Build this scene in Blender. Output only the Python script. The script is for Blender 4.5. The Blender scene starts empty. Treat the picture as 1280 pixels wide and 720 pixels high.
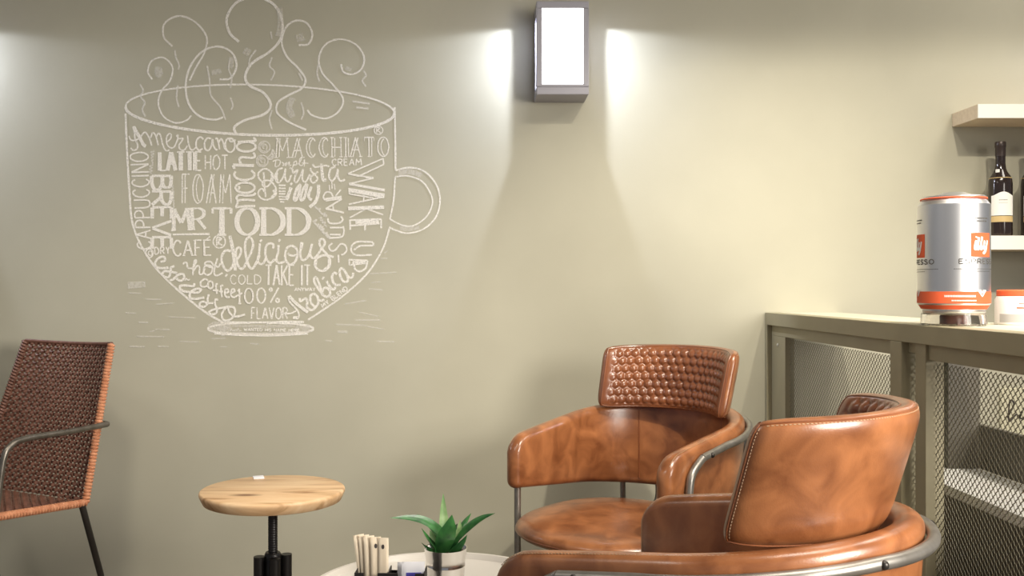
import bpy, bmesh, math, random
from mathutils import Vector, Matrix, Euler
random.seed(7)
PI = math.pi
scn = bpy.context.scene
COL = scn.collection

# ------------------------------------------------------------------ camera, world, lights, exposure
FPX, XV, YV, CAMH = 1200.0, 600.0, 361.0, 1.05
WALL = 3.2
cam_d = bpy.data.cameras.new('camera'); cam = bpy.data.objects.new('camera', cam_d); COL.objects.link(cam)
cam.location = (0, 0, CAMH); cam.rotation_euler = (PI/2, 0, 0)
cam_d.sensor_width = 36; cam_d.lens = 36*FPX/1280
cam_d.shift_x = (640-XV)/1280; cam_d.shift_y = (YV-360)/1280
cam_d.clip_start = .02
scn.camera = cam
scn.view_settings.view_transform = 'Standard'
scn.view_settings.look = 'None'
scn.view_settings.gamma = 1.0
scn.view_settings.use_curve_mapping = False
scn.view_settings.exposure = 0.0
w = bpy.data.worlds.new('world'); scn.world = w; w.use_nodes = True
w.node_tree.nodes['Background'].inputs[0].default_value = (.90, .95, 1.03, 1)
w.node_tree.nodes['Background'].inputs[1].default_value = .22

def area(name, loc, rot, sx, sy, power, col, spread=0):
    l = bpy.data.lights.new(name, 'AREA'); l.shape = 'RECTANGLE'; l.size = sx; l.size_y = sy
    l.energy = power; l.color = col
    if spread: l.spread = math.radians(spread)
    o = bpy.data.objects.new(name, l); COL.objects.link(o); o.location = loc; o.rotation_euler = rot
    return o
def spot(name, loc, target, power, col, angle, blend, size):
    l = bpy.data.lights.new(name, 'SPOT'); l.energy = power; l.color = col
    l.spot_size = math.radians(angle); l.spot_blend = blend; l.shadow_soft_size = size
    o = bpy.data.objects.new(name, l); COL.objects.link(o); o.location = loc
    o.rotation_euler = (Vector(target)-Vector(loc)).to_track_quat('-Z', 'Y').to_euler()
    return o
area('side_window_light', (1.95, -.15, 1.45), (math.radians(70), 0, math.radians(46)), 1.0, 1.0, 37, (1, .94, .85), 95)  # unseen area light added to light the chairs from the right; no window
area('ceiling_panel_light', (1.0, 1.15, 2.68), (0, 0, 0), 1.0, .8, 34, (1, .93, .82))
area('ceiling_panel_light', (-1.9, .9, 2.68), (0, 0, 0), .6, .6, 14, (1, .95, .87))
spot('bar_spot_light', (1.35, 1.2, 2.66), (1.55, 3.2, 1.35), 84, (1, .91, .74), 62, .9, .025)
spot('bar_spot_light', (.92, 1.2, 2.66), (.82, 3.2, .45), 165, (1, .91, .74), 58, .9, .025)
spot('track_spot_light', (-.8, 1.2, 2.66), (-.72, 3.2, .25), 80, (1, .91, .76), 58, 1, .16)
spot('bar_low_light', (2.25, 1.55, 2.66), (1.3, 2.75, .45), 130, (1, .93, .80), 44, .8, .04)  # unseen spot added to brighten the low wall behind the mesh
area('bar_ceiling_light', (2.05, 2.15, 2.68), (0, 0, 0), .5, 1.0, 21, (1, .93, .82))  # unseen area light added to brighten the bar interior and shelves
SCONCE_W = 9.5

# ------------------------------------------------------------------ helpers
def at(px, py, Z):
    return Vector(((px-XV)/FPX*Z, Z, CAMH-(py-YV)/FPX*Z))

def link(o, parent=None):
    COL.objects.link(o)
    if parent is not None: o.parent = parent
    return o
def thing(name, label, cat, loc=(0, 0, 0), rz=0, group=None):
    o = bpy.data.objects.new(name, None); o.empty_display_size = .05
    link(o); o.location = loc; o.rotation_euler = (0, 0, rz)
    o['label'] = label; o['category'] = cat
    if group: o['group'] = group
    return o
def tag(o, label, cat, group=None):
    o['label'] = label; o['category'] = cat
    if group: o['group'] = group
    return o
def copy_tree(o, parent=None):
    c = o.copy(); COL.objects.link(c)
    if parent is not None: c.parent = parent
    for ch in list(o.children): copy_tree(ch, c)
    return c
def obj(name, bm, mat, parent=None, smooth=True, angle=40):
    bmesh.ops.recalc_face_normals(bm, faces=bm.faces[:])
    me = bpy.data.meshes.new(name); bm.to_mesh(me); bm.free()
    if smooth:
        for p in me.polygons: p.use_smooth = True
        try: me.set_sharp_from_angle(angle=math.radians(angle))
        except Exception: pass
    for m in (mat if isinstance(mat, (list, tuple)) else [mat]): me.materials.append(m)
    return link(bpy.data.objects.new(name, me), parent)
def struct(name, bm, mat, smooth=False):
    o = obj(name, bm, mat, None, smooth); o['kind'] = 'structure'; return o

def box(bm, x0, x1, y0, y1, z0, z1, bev=0.0, seg=2):
    r = bmesh.ops.create_cube(bm, size=1)
    vs = r['verts']
    bmesh.ops.scale(bm, vec=(x1-x0, y1-y0, z1-z0), verts=vs)
    bmesh.ops.translate(bm, vec=((x0+x1)/2, (y0+y1)/2, (z0+z1)/2), verts=vs)
    if bev > 0:
        es = list({e for v in vs for e in v.link_edges})
        bmesh.ops.bevel(bm, geom=es, offset=bev, segments=seg, affect='EDGES', profile=.5)
def lathe(bm, prof, n=32, c=(0, 0, 0), cap=True):
    rings = []
    for r, z in prof:
        if r < 1e-6: rings.append([bm.verts.new((c[0], c[1], c[2]+z))])
        else: rings.append([bm.verts.new((c[0]+r*math.cos(2*PI*i/n), c[1]+r*math.sin(2*PI*i/n), c[2]+z)) for i in range(n)])
    for a, b in zip(rings, rings[1:]):
        for i in range(n):
            j = (i+1) % n
            if len(a) == 1 and len(b) == 1: continue
            if len(a) == 1: bm.faces.new((a[0], b[i], b[j]))
            elif len(b) == 1: bm.faces.new((a[i], a[j], b[0]))
            else: bm.faces.new((a[i], a[j], b[j], b[i]))
    if cap:
        for rg in (rings[0], rings[-1]):
            if len(rg) > 2: bm.faces.new(rg)
    return rings
def catmull(pts, n=8, closed=False):
    P = [Vector(p) for p in pts]
    if len(P) < 3: return P
    out = []
    m = len(P)
    rng = range(m if closed else m-1)
    for i in rng:
        p0 = P[(i-1) % m] if closed or i > 0 else P[0]*2-P[1]
        p1 = P[i]; p2 = P[(i+1) % m]
        p3 = P[(i+2) % m] if closed or i < m-2 else P[-1]*2-P[-2]
        for k in range(n):
            t = k/n
            out.append(.5*((2*p1)+(p2-p0)*t+(2*p0-5*p1+4*p2-p3)*t*t+(3*p1-p0-3*p2+p3)*t**3))
    if not closed: out.append(P[-1])
    return out
def tube(bm, pts, r, n=10, closed=False, caps=True):
    P = [Vector(p) for p in pts]; m = len(P)
    rad = r if callable(r) else (lambda t: r)
    up = Vector((0, 0, 1)); rings = []
    prev = None
    for i in range(m):
        if closed: t = (P[(i+1) % m]-P[(i-1) % m])
        else: t = P[min(i+1, m-1)]-P[max(i-1, 0)]
        t.normalize()
        if prev is None:
            a = up.cross(t)
            if a.length < 1e-3: a = Vector((1, 0, 0)).cross(t)
            a.normalize()
        else:
            a = prev-t*prev.dot(t)
            a.normalize()
        prev = a; b = t.cross(a)
        R = rad(i/max(1, m-1))
        rings.append([bm.verts.new(P[i]+a*(R*math.cos(2*PI*k/n))+b*(R*math.sin(2*PI*k/n))) for k in range(n)])
    for i in range(m if closed else m-1):
        A = rings[i]; B = rings[(i+1) % m]
        for k in range(n): bm.faces.new((A[k], A[(k+1) % n], B[(k+1) % n], B[k]))
    if caps and not closed:
        bm.faces.new(rings[0]); bm.faces.new(rings[-1])

# ------------------------------------------------------------------ materials
def newmat(name):
    m = bpy.data.materials.new(name); m.use_nodes = True
    return m, m.node_tree.nodes, m.node_tree.links, m.node_tree.nodes['Principled BSDF']
def plain(name, col, rough=.5, metal=0, spec=.5, coat=0):
    m, N, L, b = newmat(name)
    b.inputs['Base Color'].default_value = (*col, 1); b.inputs['Roughness'].default_value = rough
    b.inputs['Metallic'].default_value = metal; b.inputs['Specular IOR Level'].default_value = spec
    if coat: b.inputs['Coat Weight'].default_value = coat; b.inputs['Coat Roughness'].default_value = .15
    return m
def mottled(name, c1, c2, scale, rough, detail=4, lo=.35, hi=.65, bump=0, bscale=200, metal=0, stretch=(1, 1, 1), coat=0, spec=.5, dist=0):
    m, N, L, b = newmat(name)
    tc = N.new('ShaderNodeTexCoord'); mp = N.new('ShaderNodeMapping'); mp.inputs['Scale'].default_value = stretch
    L.new(tc.outputs['Object'], mp.inputs['Vector'])
    nz = N.new('ShaderNodeTexNoise'); nz.inputs['Scale'].default_value = scale; nz.inputs['Detail'].default_value = detail
    nz.inputs['Distortion'].default_value = dist
    L.new(mp.outputs['Vector'], nz.inputs['Vector'])
    cr = N.new('ShaderNodeValToRGB'); cr.color_ramp.elements[0].position = lo; cr.color_ramp.elements[1].position = hi
    cr.color_ramp.elements[0].color = (*c1, 1); cr.color_ramp.elements[1].color = (*c2, 1)
    L.new(nz.outputs['Fac'], cr.inputs['Fac']); L.new(cr.outputs['Color'], b.inputs['Base Color'])
    b.inputs['Roughness'].default_value = rough; b.inputs['Metallic'].default_value = metal
    b.inputs['Specular IOR Level'].default_value = spec
    if coat: b.inputs['Coat Weight'].default_value = coat; b.inputs['Coat Roughness'].default_value = .2
    if bump:
        n2 = N.new('ShaderNodeTexNoise'); n2.inputs['Scale'].default_value = bscale; n2.inputs['Detail'].default_value = 3
        L.new(tc.outputs['Object'], n2.inputs['Vector'])
        bp = N.new('ShaderNodeBump'); bp.inputs['Strength'].default_value = bump; bp.inputs['Distance'].default_value = .002
        L.new(n2.outputs['Fac'], bp.inputs['Height']); L.new(bp.outputs['Normal'], b.inputs['Normal'])
    return m
M = {}
M['wall'] = mottled('wall_paint', (.445, .425, .335), (.475, .455, .36), 3.0, .62, bump=.06, bscale=160, spec=.3)
M['ceiling'] = plain('ceiling_paint', (.55, .54, .5), .8)
M['floor'] = mottled('floor_boards', (.16, .12, .085), (.22, .17, .12), 4, .45, stretch=(1, 8, 1))
M['leather'] = mottled('tan_leather', (.165, .053, .018), (.42, .165, .062), 16, .29, detail=6, lo=.3, hi=.74, bump=.10, bscale=420, spec=.6, dist=.6, coat=.25)
M['leather_quilt'] = mottled('quilted_leather', (.175, .056, .022), (.27, .092, .035), 10, .30, bump=.06, bscale=420, spec=.6, coat=.2)
M['thread'] = plain('cream_thread', (.46, .31, .19), .7)
M['steel'] = mottled('gunmetal_tube', (.25, .232, .205), (.33, .31, .28), 30, .38, metal=.75)
M['steel_dark'] = mottled('bronze_steel_tube', (.13, .115, .095), (.19, .17, .145), 30, .36, metal=.75)
M['darksteel'] = plain('dark_steel', (.045, .04, .035), .4, .6)
M['black'] = plain('black_metal', (.018, .016, .015), .42, .3)
M['frame'] = mottled('olive_grey_steel', (.32, .285, .185), (.35, .31, .20), 8, .5, spec=.35)
M['mesh'] = plain('olive_mesh_steel', (.17, .155, .105), .5, .2)
M['screw'] = plain('zinc_screw', (.7, .7, .68), .3, .9)
M['counter'] = plain('cream_counter', (.62, .58, .45), .4)
M['shelf'] = mottled('pale_birch', (.68, .55, .40), (.76, .63, .47), 6, .5, stretch=(1, 14, 14))
M['shelf_edge'] = plain('white_edge_band', (.86, .84, .78), .5)  # birch shelf front, paler than the plank: bright light put into its colour
M['white'] = plain('white_enamel', (.80, .78, .74), .35)
M['tray'] = plain('white_table_lacquer', (.80, .75, .68), .38)
M['silver'] = plain('silver_pot_metal', (.86, .84, .82), .16, 1)
M['soil'] = mottled('potting_soil', (.035, .022, .014), (.09, .06, .04), 120, .9)
M['paper'] = mottled('cream_paper', (.72, .60, .44), (.80, .69, .53), 20, .75, stretch=(12, 12, 1))
M['paper_w'] = plain('white_paper', (.84, .83, .86), .6)
M['ink'] = plain('dark_ink', (.06, .05, .045), .6)
M['blue'] = plain('blue_ink', (.06, .05, .34), .6)
M['glass_dark'] = plain('dark_bottle_glass', (.022, .014, .012), .12, 0, .6)
M['capsule'] = plain('dark_foil', (.05, .035, .03), .35, .3)
M['label_w'] = plain('label_paper', (.88, .86, .80), .6)
M['gold'] = plain('label_gold', (.60, .44, .20), .5)
M['tin'] = plain('brushed_tin', (.80, .79, .79), .36, 1)
M['red'] = plain('red_print', (.76, .13, .05), .6, 0, .2)
M['grey_ink'] = plain('grey_print', (.11, .105, .10), .7, 0, .2)
M['white_ink'] = plain('white_print', (.88, .86, .82), .5)
M['brown_cap'] = mottled('brown_plastic', (.10, .035, .022), (.14, .05, .03), 30, .35)
M['jar_w'] = plain('white_jar_plastic', (.80, .79, .77), .4)
M['jar_g'] = plain('grey_jar_label', (.42, .42, .41), .5)
M['green_panel'] = plain('pale_green_panel', (.50, .56, .44), .5)
M['dark_panel'] = plain('dark_cabinet_panel', (.085, .075, .058), .6)
M['board'] = plain('cream_board', (.60, .57, .42), .6)
M['sconce'] = plain('grey_sconce_metal', (.36, .35, .39), .5, .2)
M['sconce_in'] = plain('sconce_inner_black', (.05, .05, .05), .7)

def wood_mat():
    m, N, L, b = newmat('acacia_wood')
    tc = N.new('ShaderNodeTexCoord'); mp = N.new('ShaderNodeMapping')
    mp.inputs['Rotation'].default_value = (0, 0, math.radians(-32)); mp.inputs['Scale'].default_value = (1.3, 9, 6)
    L.new(tc.outputs['Object'], mp.inputs['Vector'])
    n1 = N.new('ShaderNodeTexNoise'); n1.inputs['Scale'].default_value = 3.2; n1.inputs['Detail'].default_value = 6; n1.inputs['Distortion'].default_value = .9
    L.new(mp.outputs['Vector'], n1.inputs['Vector'])
    cr = N.new('ShaderNodeValToRGB'); e = cr.color_ramp.elements
    e[0].position = .28; e[0].color = (.36, .17, .06, 1); e[1].position = .46; e[1].color = (.74, .48, .26, 1)
    x = e.new(.7); x.color = (.86, .62, .38, 1)
    L.new(n1.outputs['Fac'], cr.inputs['Fac'])
    # a few dark knots
    vo = N.new('ShaderNodeTexVoronoi'); vo.inputs['Scale'].default_value = 2.3
    mp2 = N.new('ShaderNodeMapping'); mp2.inputs['Rotation'].default_value = (0, 0, math.radians(-32)); mp2.inputs['Scale'].default_value = (1.6, 4.2, 2)
    L.new(tc.outputs['Object'], mp2.inputs['Vector']); L.new(mp2.outputs['Vector'], vo.inputs['Vector'])
    r2 = N.new('ShaderNodeValToRGB'); r2.color_ramp.elements[0].position = .04; r2.color_ramp.elements[0].color = (1, 1, 1, 1)
    r2.color_ramp.elements[1].position = .16; r2.color_ramp.elements[1].color = (0, 0, 0, 1)
    L.new(vo.outputs['Distance'], r2.inputs['Fac'])
    mx = N.new('ShaderNodeMixRGB'); L.new(r2.outputs['Color'], mx.inputs['Fac'])
    L.new(cr.outputs['Color'], mx.inputs['Color1']); mx.inputs['Color2'].default_value = (.22, .10, .04, 1)
    L.new(mx.outputs['Color'], b.inputs['Base Color']); b.inputs['Roughness'].default_value = .42
    return m
M['wood'] = wood_mat()
def chalk_mat(name, opac, col=(.86, .83, .77), scale=420):
    m, N, L, b = newmat(name)
    b.inputs['Base Color'].default_value = (*col, 1); b.inputs['Roughness'].default_value = .9
    b.inputs['Specular IOR Level'].default_value = .05
    tc = N.new('ShaderNodeTexCoord'); nz = N.new('ShaderNodeTexNoise'); nz.inputs['Scale'].default_value = scale; nz.inputs['Detail'].default_value = 2
    L.new(tc.outputs['Object'], nz.inputs['Vector'])
    mr = N.new('ShaderNodeMapRange'); mr.inputs['From Min'].default_value = .34; mr.inputs['From Max'].default_value = .50
    mr.inputs['To Min'].default_value = opac*.5; mr.inputs['To Max'].default_value = opac
    L.new(nz.outputs['Fac'], mr.inputs['Value']); L.new(mr.outputs['Result'], b.inputs['Alpha'])
    return m
M['chalk'] = chalk_mat('white_chalk', 1.0)
M['chalk_thin'] = chalk_mat('light_chalk', .75)
M['chalk_faint'] = chalk_mat('smudged_chalk', .42, scale=160)
M['chalk_smear'] = chalk_mat('chalk_dust', .15, scale=60)
def wicker_mat(name, c1, c2):
    return mottled(name, c1, c2, 60, .5, spec=.4)
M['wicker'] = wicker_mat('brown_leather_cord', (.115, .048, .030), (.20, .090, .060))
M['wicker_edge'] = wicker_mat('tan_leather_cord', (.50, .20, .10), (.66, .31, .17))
def leaf_mat():
    m, N, L, b = newmat('green_leaf')
    tc = N.new('ShaderNodeTexCoord'); nz = N.new('ShaderNodeTexNoise'); nz.inputs['Scale'].default_value = 45; nz.inputs['Detail'].default_value = 3
    L.new(tc.outputs['Object'], nz.inputs['Vector'])
    cr = N.new('ShaderNodeValToRGB'); e = cr.color_ramp.elements
    e[0].position = .35; e[0].color = (.015, .085, .022, 1); e[1].position = .7; e[1].color = (.06, .24, .055, 1)
    L.new(nz.outputs['Fac'], cr.inputs['Fac']); L.new(cr.outputs['Color'], b.inputs['Base Color'])
    b.inputs['Roughness'].default_value = .35
    return m
M['leaf'] = leaf_mat()
M['leaf_pale'] = mottled('pale_green_leaf', (.14, .30, .10), (.34, .50, .22), 40, .4)
M['leaf_tip'] = plain('leaf_tip', (.55, .42, .28), .6)
def emit(name, col, s):
    m, N, L, b = newmat(name)
    b.inputs['Base Color'].default_value = (.9, .9, .9, 1)
    b.inputs['Emission Color'].default_value = (*col, 1); b.inputs['Emission Strength'].default_value = s
    return m
M['glow'] = emit('lit_diffuser', (1, .98, .97), 7.0)
def clear_mat():
    m, N, L, b = newmat('clear_acrylic')
    b.inputs['Base Color'].default_value = (.97, .95, .93, 1); b.inputs['Roughness'].default_value = .06
    b.inputs['Transmission Weight'].default_value = 1.0; b.inputs['IOR'].default_value = 1.3
    return m
M['clear'] = clear_mat()

# ------------------------------------------------------------------ the room
bm = bmesh.new(); box(bm, -3.4, 3.6, WALL, WALL+.12, 0, 2.75); struct('wall_back', bm, M['wall'])
bm = bmesh.new(); box(bm, -3.4, 3.6, -1.5, WALL+.12, -.08, 0); struct('floor', bm, M['floor'])
bm = bmesh.new(); box(bm, -3.4, 3.6, -1.5, WALL+.12, 2.75, 2.83); struct('ceiling', bm, M['ceiling'])
bm = bmesh.new(); box(bm, -3.4, 3.6, 1.66, 1.74, 2.475, 2.75); struct('trim_1', bm, M['ceiling'])  # unseen dropped beam, placed to keep the spots off the upper wall
bm = bmesh.new(); box(bm, -3.4, 3.6, WALL-.014, WALL, 0, .08, .003); struct('baseboard_back', bm, M['frame'])

# ------------------------------------------------------------------ wall sconces
def make_sconce(label):
    # local: y=0 is the wall face, -y comes out of the wall; z=0 lamp foot
    t = thing('wall_sconce', label, 'wall lamp', group='square wall lamps on the green wall')
    W, T0, D, HT = .084, .050, .135, .29
    bm = bmesh.new(); box(bm, -W, W, -T0, 0, .012, .272, .002); obj('housing', bm, M['sconce'], t, False)
    bm = bmesh.new(); box(bm, -W, W, -D, 0, -.014, .012, .003); obj('bottom_plate', bm, M['sconce'], t, False)
    bm = bmesh.new(); box(bm, -W, W, -D, 0, .262, .285, .003)
    for s in (-1, 1): box(bm, s*W-.004 if s > 0 else -W, W if s > 0 else -W+.004, -D, -T0, .2385, .263)
    obj('top_cap', bm, M['sconce'], t, False)
    bm = bmesh.new()
    for s in (-1, 1): box(bm, s*.075-.0092, s*.075+.0088, -D, -D+.012, .012, .262, .002)
    box(bm, -.07, .07, -D, -D+.012, .012, .020)
    obj('front_frame', bm, M['sconce'], t, False)
    bm = bmesh.new(); box(bm, -.066, .066, -D+.001, -D+.006, .020, .262)
    bm.faces.ensure_lookup_table()
    for f in bm.faces:
        c = f.calc_center_median(); f.material_index = 1 if c.y < -D+.0015 else 0
    obj('diffuser', bm, [M['sconce_in'], M['glow']], t, False)
    bm = bmesh.new(); lathe(bm, [(.022, 0), (.022, .008)], 24, (0, -.100, .2535)); obj('led_module', bm, M['white'], t)
    l = bpy.data.lights.new('sconce_bulb', 'POINT'); l.energy = SCONCE_W; l.color = (.77, .83, 1); l.shadow_soft_size = .008
    lo = bpy.data.objects.new('sconce_bulb', l); link(lo, t); lo.location = (0, -.100, .2465)
    l2 = bpy.data.lights.new('sconce_led', 'AREA'); l2.shape = 'DISK'; l2.size = .025; l2.energy = SCONCE_W*.6; l2.color = (.77, .83, 1)
    lo2 = bpy.data.objects.new('sconce_led', l2); link(lo2, t); lo2.location = (0, -.100, .2460)
    return t
s0 = make_sconce('lit rectangular wall lamp between the coffee cup drawing and the bar shelves')
SC_Z = 1.684
s0.location = (.264, WALL, SC_Z)
s1 = copy_tree(s0); s1.location = (.268-2.155, WALL, SC_Z); s1['label'] = 'lit wall lamp left of the coffee cup drawing above the woven chair'
s2 = copy_tree(s0); s2.location = (.268+2.155, WALL, SC_Z); s2['label'] = 'lit wall lamp behind the bar, right of the wooden shelves'

# ------------------------------------------------------------------ chalk mural
def ribbon(bm, pts, wfun, place):
    """flat stroke; pts in 2D drawing units, place maps 2D to 3D"""
    P = [Vector((p[0], p[1])) for p in pts]
    Q = [P[0]]
    for p in P[1:]:
        if (p-Q[-1]).length > .02: Q.append(p)
    P = Q
    if len(P) < 2: return
    L, R = [], []
    for i, p in enumerate(P):
        t = P[min(i+1, len(P)-1)]-P[max(i-1, 0)]
        if t.length < 1e-6: t = Vector((1, 0))
        t.normalize(); n = Vector((-t.y, t.x)); hw = wfun(t, i/(len(P)-1))*.5
        L.append(bm.verts.new(place(p+n*hw))); R.append(bm.verts.new(place(p-n*hw)))
    for i in range(len(P)-1):
        try: bm.faces.new((L[i], L[i+1], R[i+1], R[i]))
        except ValueError: pass
def wcalli(w, c=1.0, jit=.12):
    def f(t, s):
        k = c+(1-c)*abs(t.y)
        return w*1.02*k*(1+random.uniform(-jit, jit))
    return f
def wallpt_at(off):
    def f(p):
        v = at(p.x, p.y, WALL)
        return Vector((v.x, WALL-off, v.z))
    return f
LAYER = [0.0]
def wplace():
    LAYER[0] = (LAYER[0]+.00004) % .0024
    base = .0008+LAYER[0]; cnt = [0]
    def f(p):
        cnt[0] += 1
        v = at(p.x, p.y, WALL)
        return Vector((v.x, WALL-base-cnt[0]*2.5e-6, v.z))
    return f
def ell(cx, cy, rx, ry, a0=0, a1=360, n=28, rot=0):
    o = []
    for i in range(n+1):
        a = math.radians(a0+(a1-a0)*i/n); x = rx*math.cos(a); y = ry*math.sin(a)
        r = math.radians(rot); o.append((cx+x*math.cos(r)-y*math.sin(r), cy+x*math.sin(r)+y*math.cos(r)))
    return o
MURAL = thing('chalk_drawing', 'large white chalk drawing of a steaming coffee cup filled with hand lettered coffee words', 'wall drawing')
def strokes(name, groups, mat='chalk', parent=None):
    """groups: list of (pts, width, contrast, smooth)"""
    bm = bmesh.new()
    for pts, w, c, sm in groups:
        if sm: pts = [(p.x, p.y) for p in catmull([(q[0], q[1], 0) for q in pts], 7)]
        ribbon(bm, pts, wcalli(w, c), wplace())
    return obj(name, bm, M[mat], parent or MURAL, False)
# --- stroke alphabet: unit cell, y up; 's' = smooth stroke, 'l' = straight strokes; (width, strokes)
def O_(w=1): return [('s', [(.5+.5*math.cos(a*PI/8+PI/2), .5+.5*math.sin(a*PI/8+PI/2)) for a in range(17)])]
GL = {
 'A': (.8, [('l', [(0, 0), (.5, 1)]), ('l', [(.5, 1), (1, 0)]), ('l', [(.2, .36), (.8, .36)])]),
 'B': (.7, [('l', [(0, 0), (0, 1)]), ('s', [(0, 1), (.5, 1), (.85, .9), (.85, .66), (.5, .54), (0, .54)]), ('s', [(0, .54), (.6, .52), (1, .38), (1, .15), (.6, 0), (0, 0)])]),
 'C': (.7, [('s', [(1, .82), (.8, .97), (.5, 1), (.18, .85), (0, .5), (.18, .15), (.5, 0), (.8, .03), (1, .18)])]),
 'D': (.8, [('l', [(0, 0), (0, 1)]), ('s', [(0, 1), (.5, .98), (.88, .78), (1, .5), (.88, .22), (.5, .02), (0, 0)])]),
 'E': (.6, [('l', [(0, 0), (0, 1)]), ('l', [(0, 1), (1, 1)]), ('l', [(0, .52), (.8, .52)]), ('l', [(0, 0), (1, 0)])]),
 'F': (.6, [('l', [(0, 0), (0, 1)]), ('l', [(0, 1), (1, 1)]), ('l', [(0, .52), (.75, .52)])]),
 'G': (.8, [('s', [(1, .82), (.8, .97), (.5, 1), (.18, .85), (0, .5), (.18, .15), (.5, 0), (.85, .06), (1, .3)]), ('l', [(.6, .42), (1, .42), (1, .1)])]),
 'H': (.7, [('l', [(0, 0), (0, 1)]), ('l', [(1, 0), (1, 1)]), ('l', [(0, .5), (1, .5)])]),
 'I': (.12, [('l', [(.5, 0), (.5, 1)])]),
 'K': (.7, [('l', [(0, 0), (0, 1)]), ('l', [(1, 1), (0, .45)]), ('l', [(.25, .58), (1, 0)])]),
 'L': (.6, [('l', [(0, 1), (0, 0)]), ('l', [(0, 0), (1, 0)])]),
 'M': (.95, [('l', [(0, 0), (.1, 1)]), ('l', [(.1, 1), (.5, .35)]), ('l', [(.5, .35), (.9, 1)]), ('l', [(.9, 1), (1, 0)])]),
 'N': (.75, [('l', [(0, 0), (0, 1)]), ('l', [(0, 1), (1, 0)]), ('l', [(1, 0), (1, 1)])]),
 'O': (.85, O_()),
 'P': (.65, [('l', [(0, 0), (0, 1)]), ('s', [(0, 1), (.6, 1), (1, .86), (1, .62), (.6, .48), (0, .46)])]),
 'R': (.72, [('l', [(0, 0), (0, 1)]), ('s', [(0, 1), (.55, 1), (.9, .87), (.9, .64), (.55, .5), (0, .48)]), ('l', [(.4, .5), (1, 0)])]),
 'S': (.65, [('s', [(.95, .83), (.7, 1), (.3, .98), (.05, .78), (.3, .56), (.7, .44), (.98, .24), (.7, .02), (.3, 0), (.02, .17)])]),
 'T': (.75, [('l', [(.5, 0), (.5, 1)]), ('l', [(0, 1), (1, 1)])]),
 'U': (.75, [('s', [(0, 1), (0, .35), (.15, .06), (.5, 0), (.85, .06), (1, .35), (1, 1)])]),
 'V': (.75, [('l', [(0, 1), (.5, 0)]), ('l', [(.5, 0), (1, 1)])]),
 'W': (1.1, [('l', [(0, 1), (.27, 0)]), ('l', [(.27, 0), (.5, .8)]), ('l', [(.5, .8), (.73, 0)]), ('l', [(.73, 0), (1, 1)])]),
 'Y': (.7, [('l', [(0, 1), (.5, .48)]), ('l', [(1, 1), (.5, .48)]), ('l', [(.5, .48), (.5, 0)])]),
 '1': (.25, [('l', [(0, .82), (.6, 1)]), ('l', [(.6, 1), (.55, 0)]), ('l', [(.1, 0), (1, 0)])]),
 '0': (.62, O_()),
 '%': (.75, [('l', [(.1, 0), (.95, 1)]), ('s', [(.18+.13*math.cos(a*PI/4), .88+.1*math.sin(a*PI/4)) for a in range(9)]), ('s', [(.82+.16*math.cos(a*PI/4), .14+.13*math.sin(a*PI/4)) for a in range(9)])]),
 ' ': (.45, []),
}
STEM = {'M': (0, 3), 'N': (0, 2), 'F': (0,), 'A': (0, 1), 'R': (0,), 'T': (0,), 'D': (0,), 'E': (0,), 'I': (0,), 'H': (0, 1), 'P': (0,), 'B': (0,), 'L': (0,), 'K': (0,)}
def word(text, p0, p1, h, wd=2.0, con=1.0, gap=.22, serif=0, dbl=0, h1=None, lean=0, jit=.0, dblset='AMFCHITOB'):
    """hand-drawn capitals between two baseline points (drawing units)"""
    p0 = Vector(p0); p1 = Vector(p1); d = p1-p0; Lw = d.length; d.normalize(); up = Vector((d.y, -d.x))
    h1 = h1 or h
    tot = sum(GL[c][0] for c in text)+gap*(len(text)-1)
    x = 0; out = []
    k = Lw/tot
    for c in text:
        gw, st = GL[c]
        def mp(q, off=0, x=x, gw=gw):
            s = (x+q[0]*gw)*k+off; hh = h+(h1-h)*s/Lw
            j = Vector((random.uniform(-jit, jit), random.uniform(-jit, jit)))
            r = p0+d*(s+lean*q[1]*hh)+up*(q[1]*hh)+j
            return (r.x, r.y)
        for i, (kind, pts) in enumerate(st):
            out.append(([mp(q) for q in pts], wd, con, kind == 's'))
            if dbl and ((i == 0 and c in dblset)):
                if kind == 's':
                    q2 = pts[1:9] if c == 'O' else pts[2:7]
                    out.append(([mp((q[0]*.9+.05, q[1]*.94+.03), dbl) for q in q2], wd*.85, con, True))
                else: out.append(([mp(q, dbl) for q in pts], wd*.85, con, False))
            if serif and kind == 'l' and i in STEM.get(c, ()):
                for q in (pts[0], pts[-1]):
                    if q[1] in (0, 1) and not (c == 'A' and q[1] == 1) and not (c == 'E' and q[1] == 2):
                        a = mp(q, -serif); b = mp(q, serif); out.append(([a, b], wd*.45 if con < 1 else wd*.8, 1, False))
        if serif and c == 'T':
            for q in ((0, 1), (1, 1)): out.append(([mp(q), mp((q[0], .8))], wd*.5, 1, False))
        x += gw+gap
    return out
def Z(ox, oy, sc, pts): return [(ox+x/sc, oy+y/sc) for x, y in pts]
K = 10.29
def zz(ox, oy, lists, w=2.1, c=1.0, sm=True): return [(Z(ox, oy, K, l), w, c, sm) for l in lists]

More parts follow.
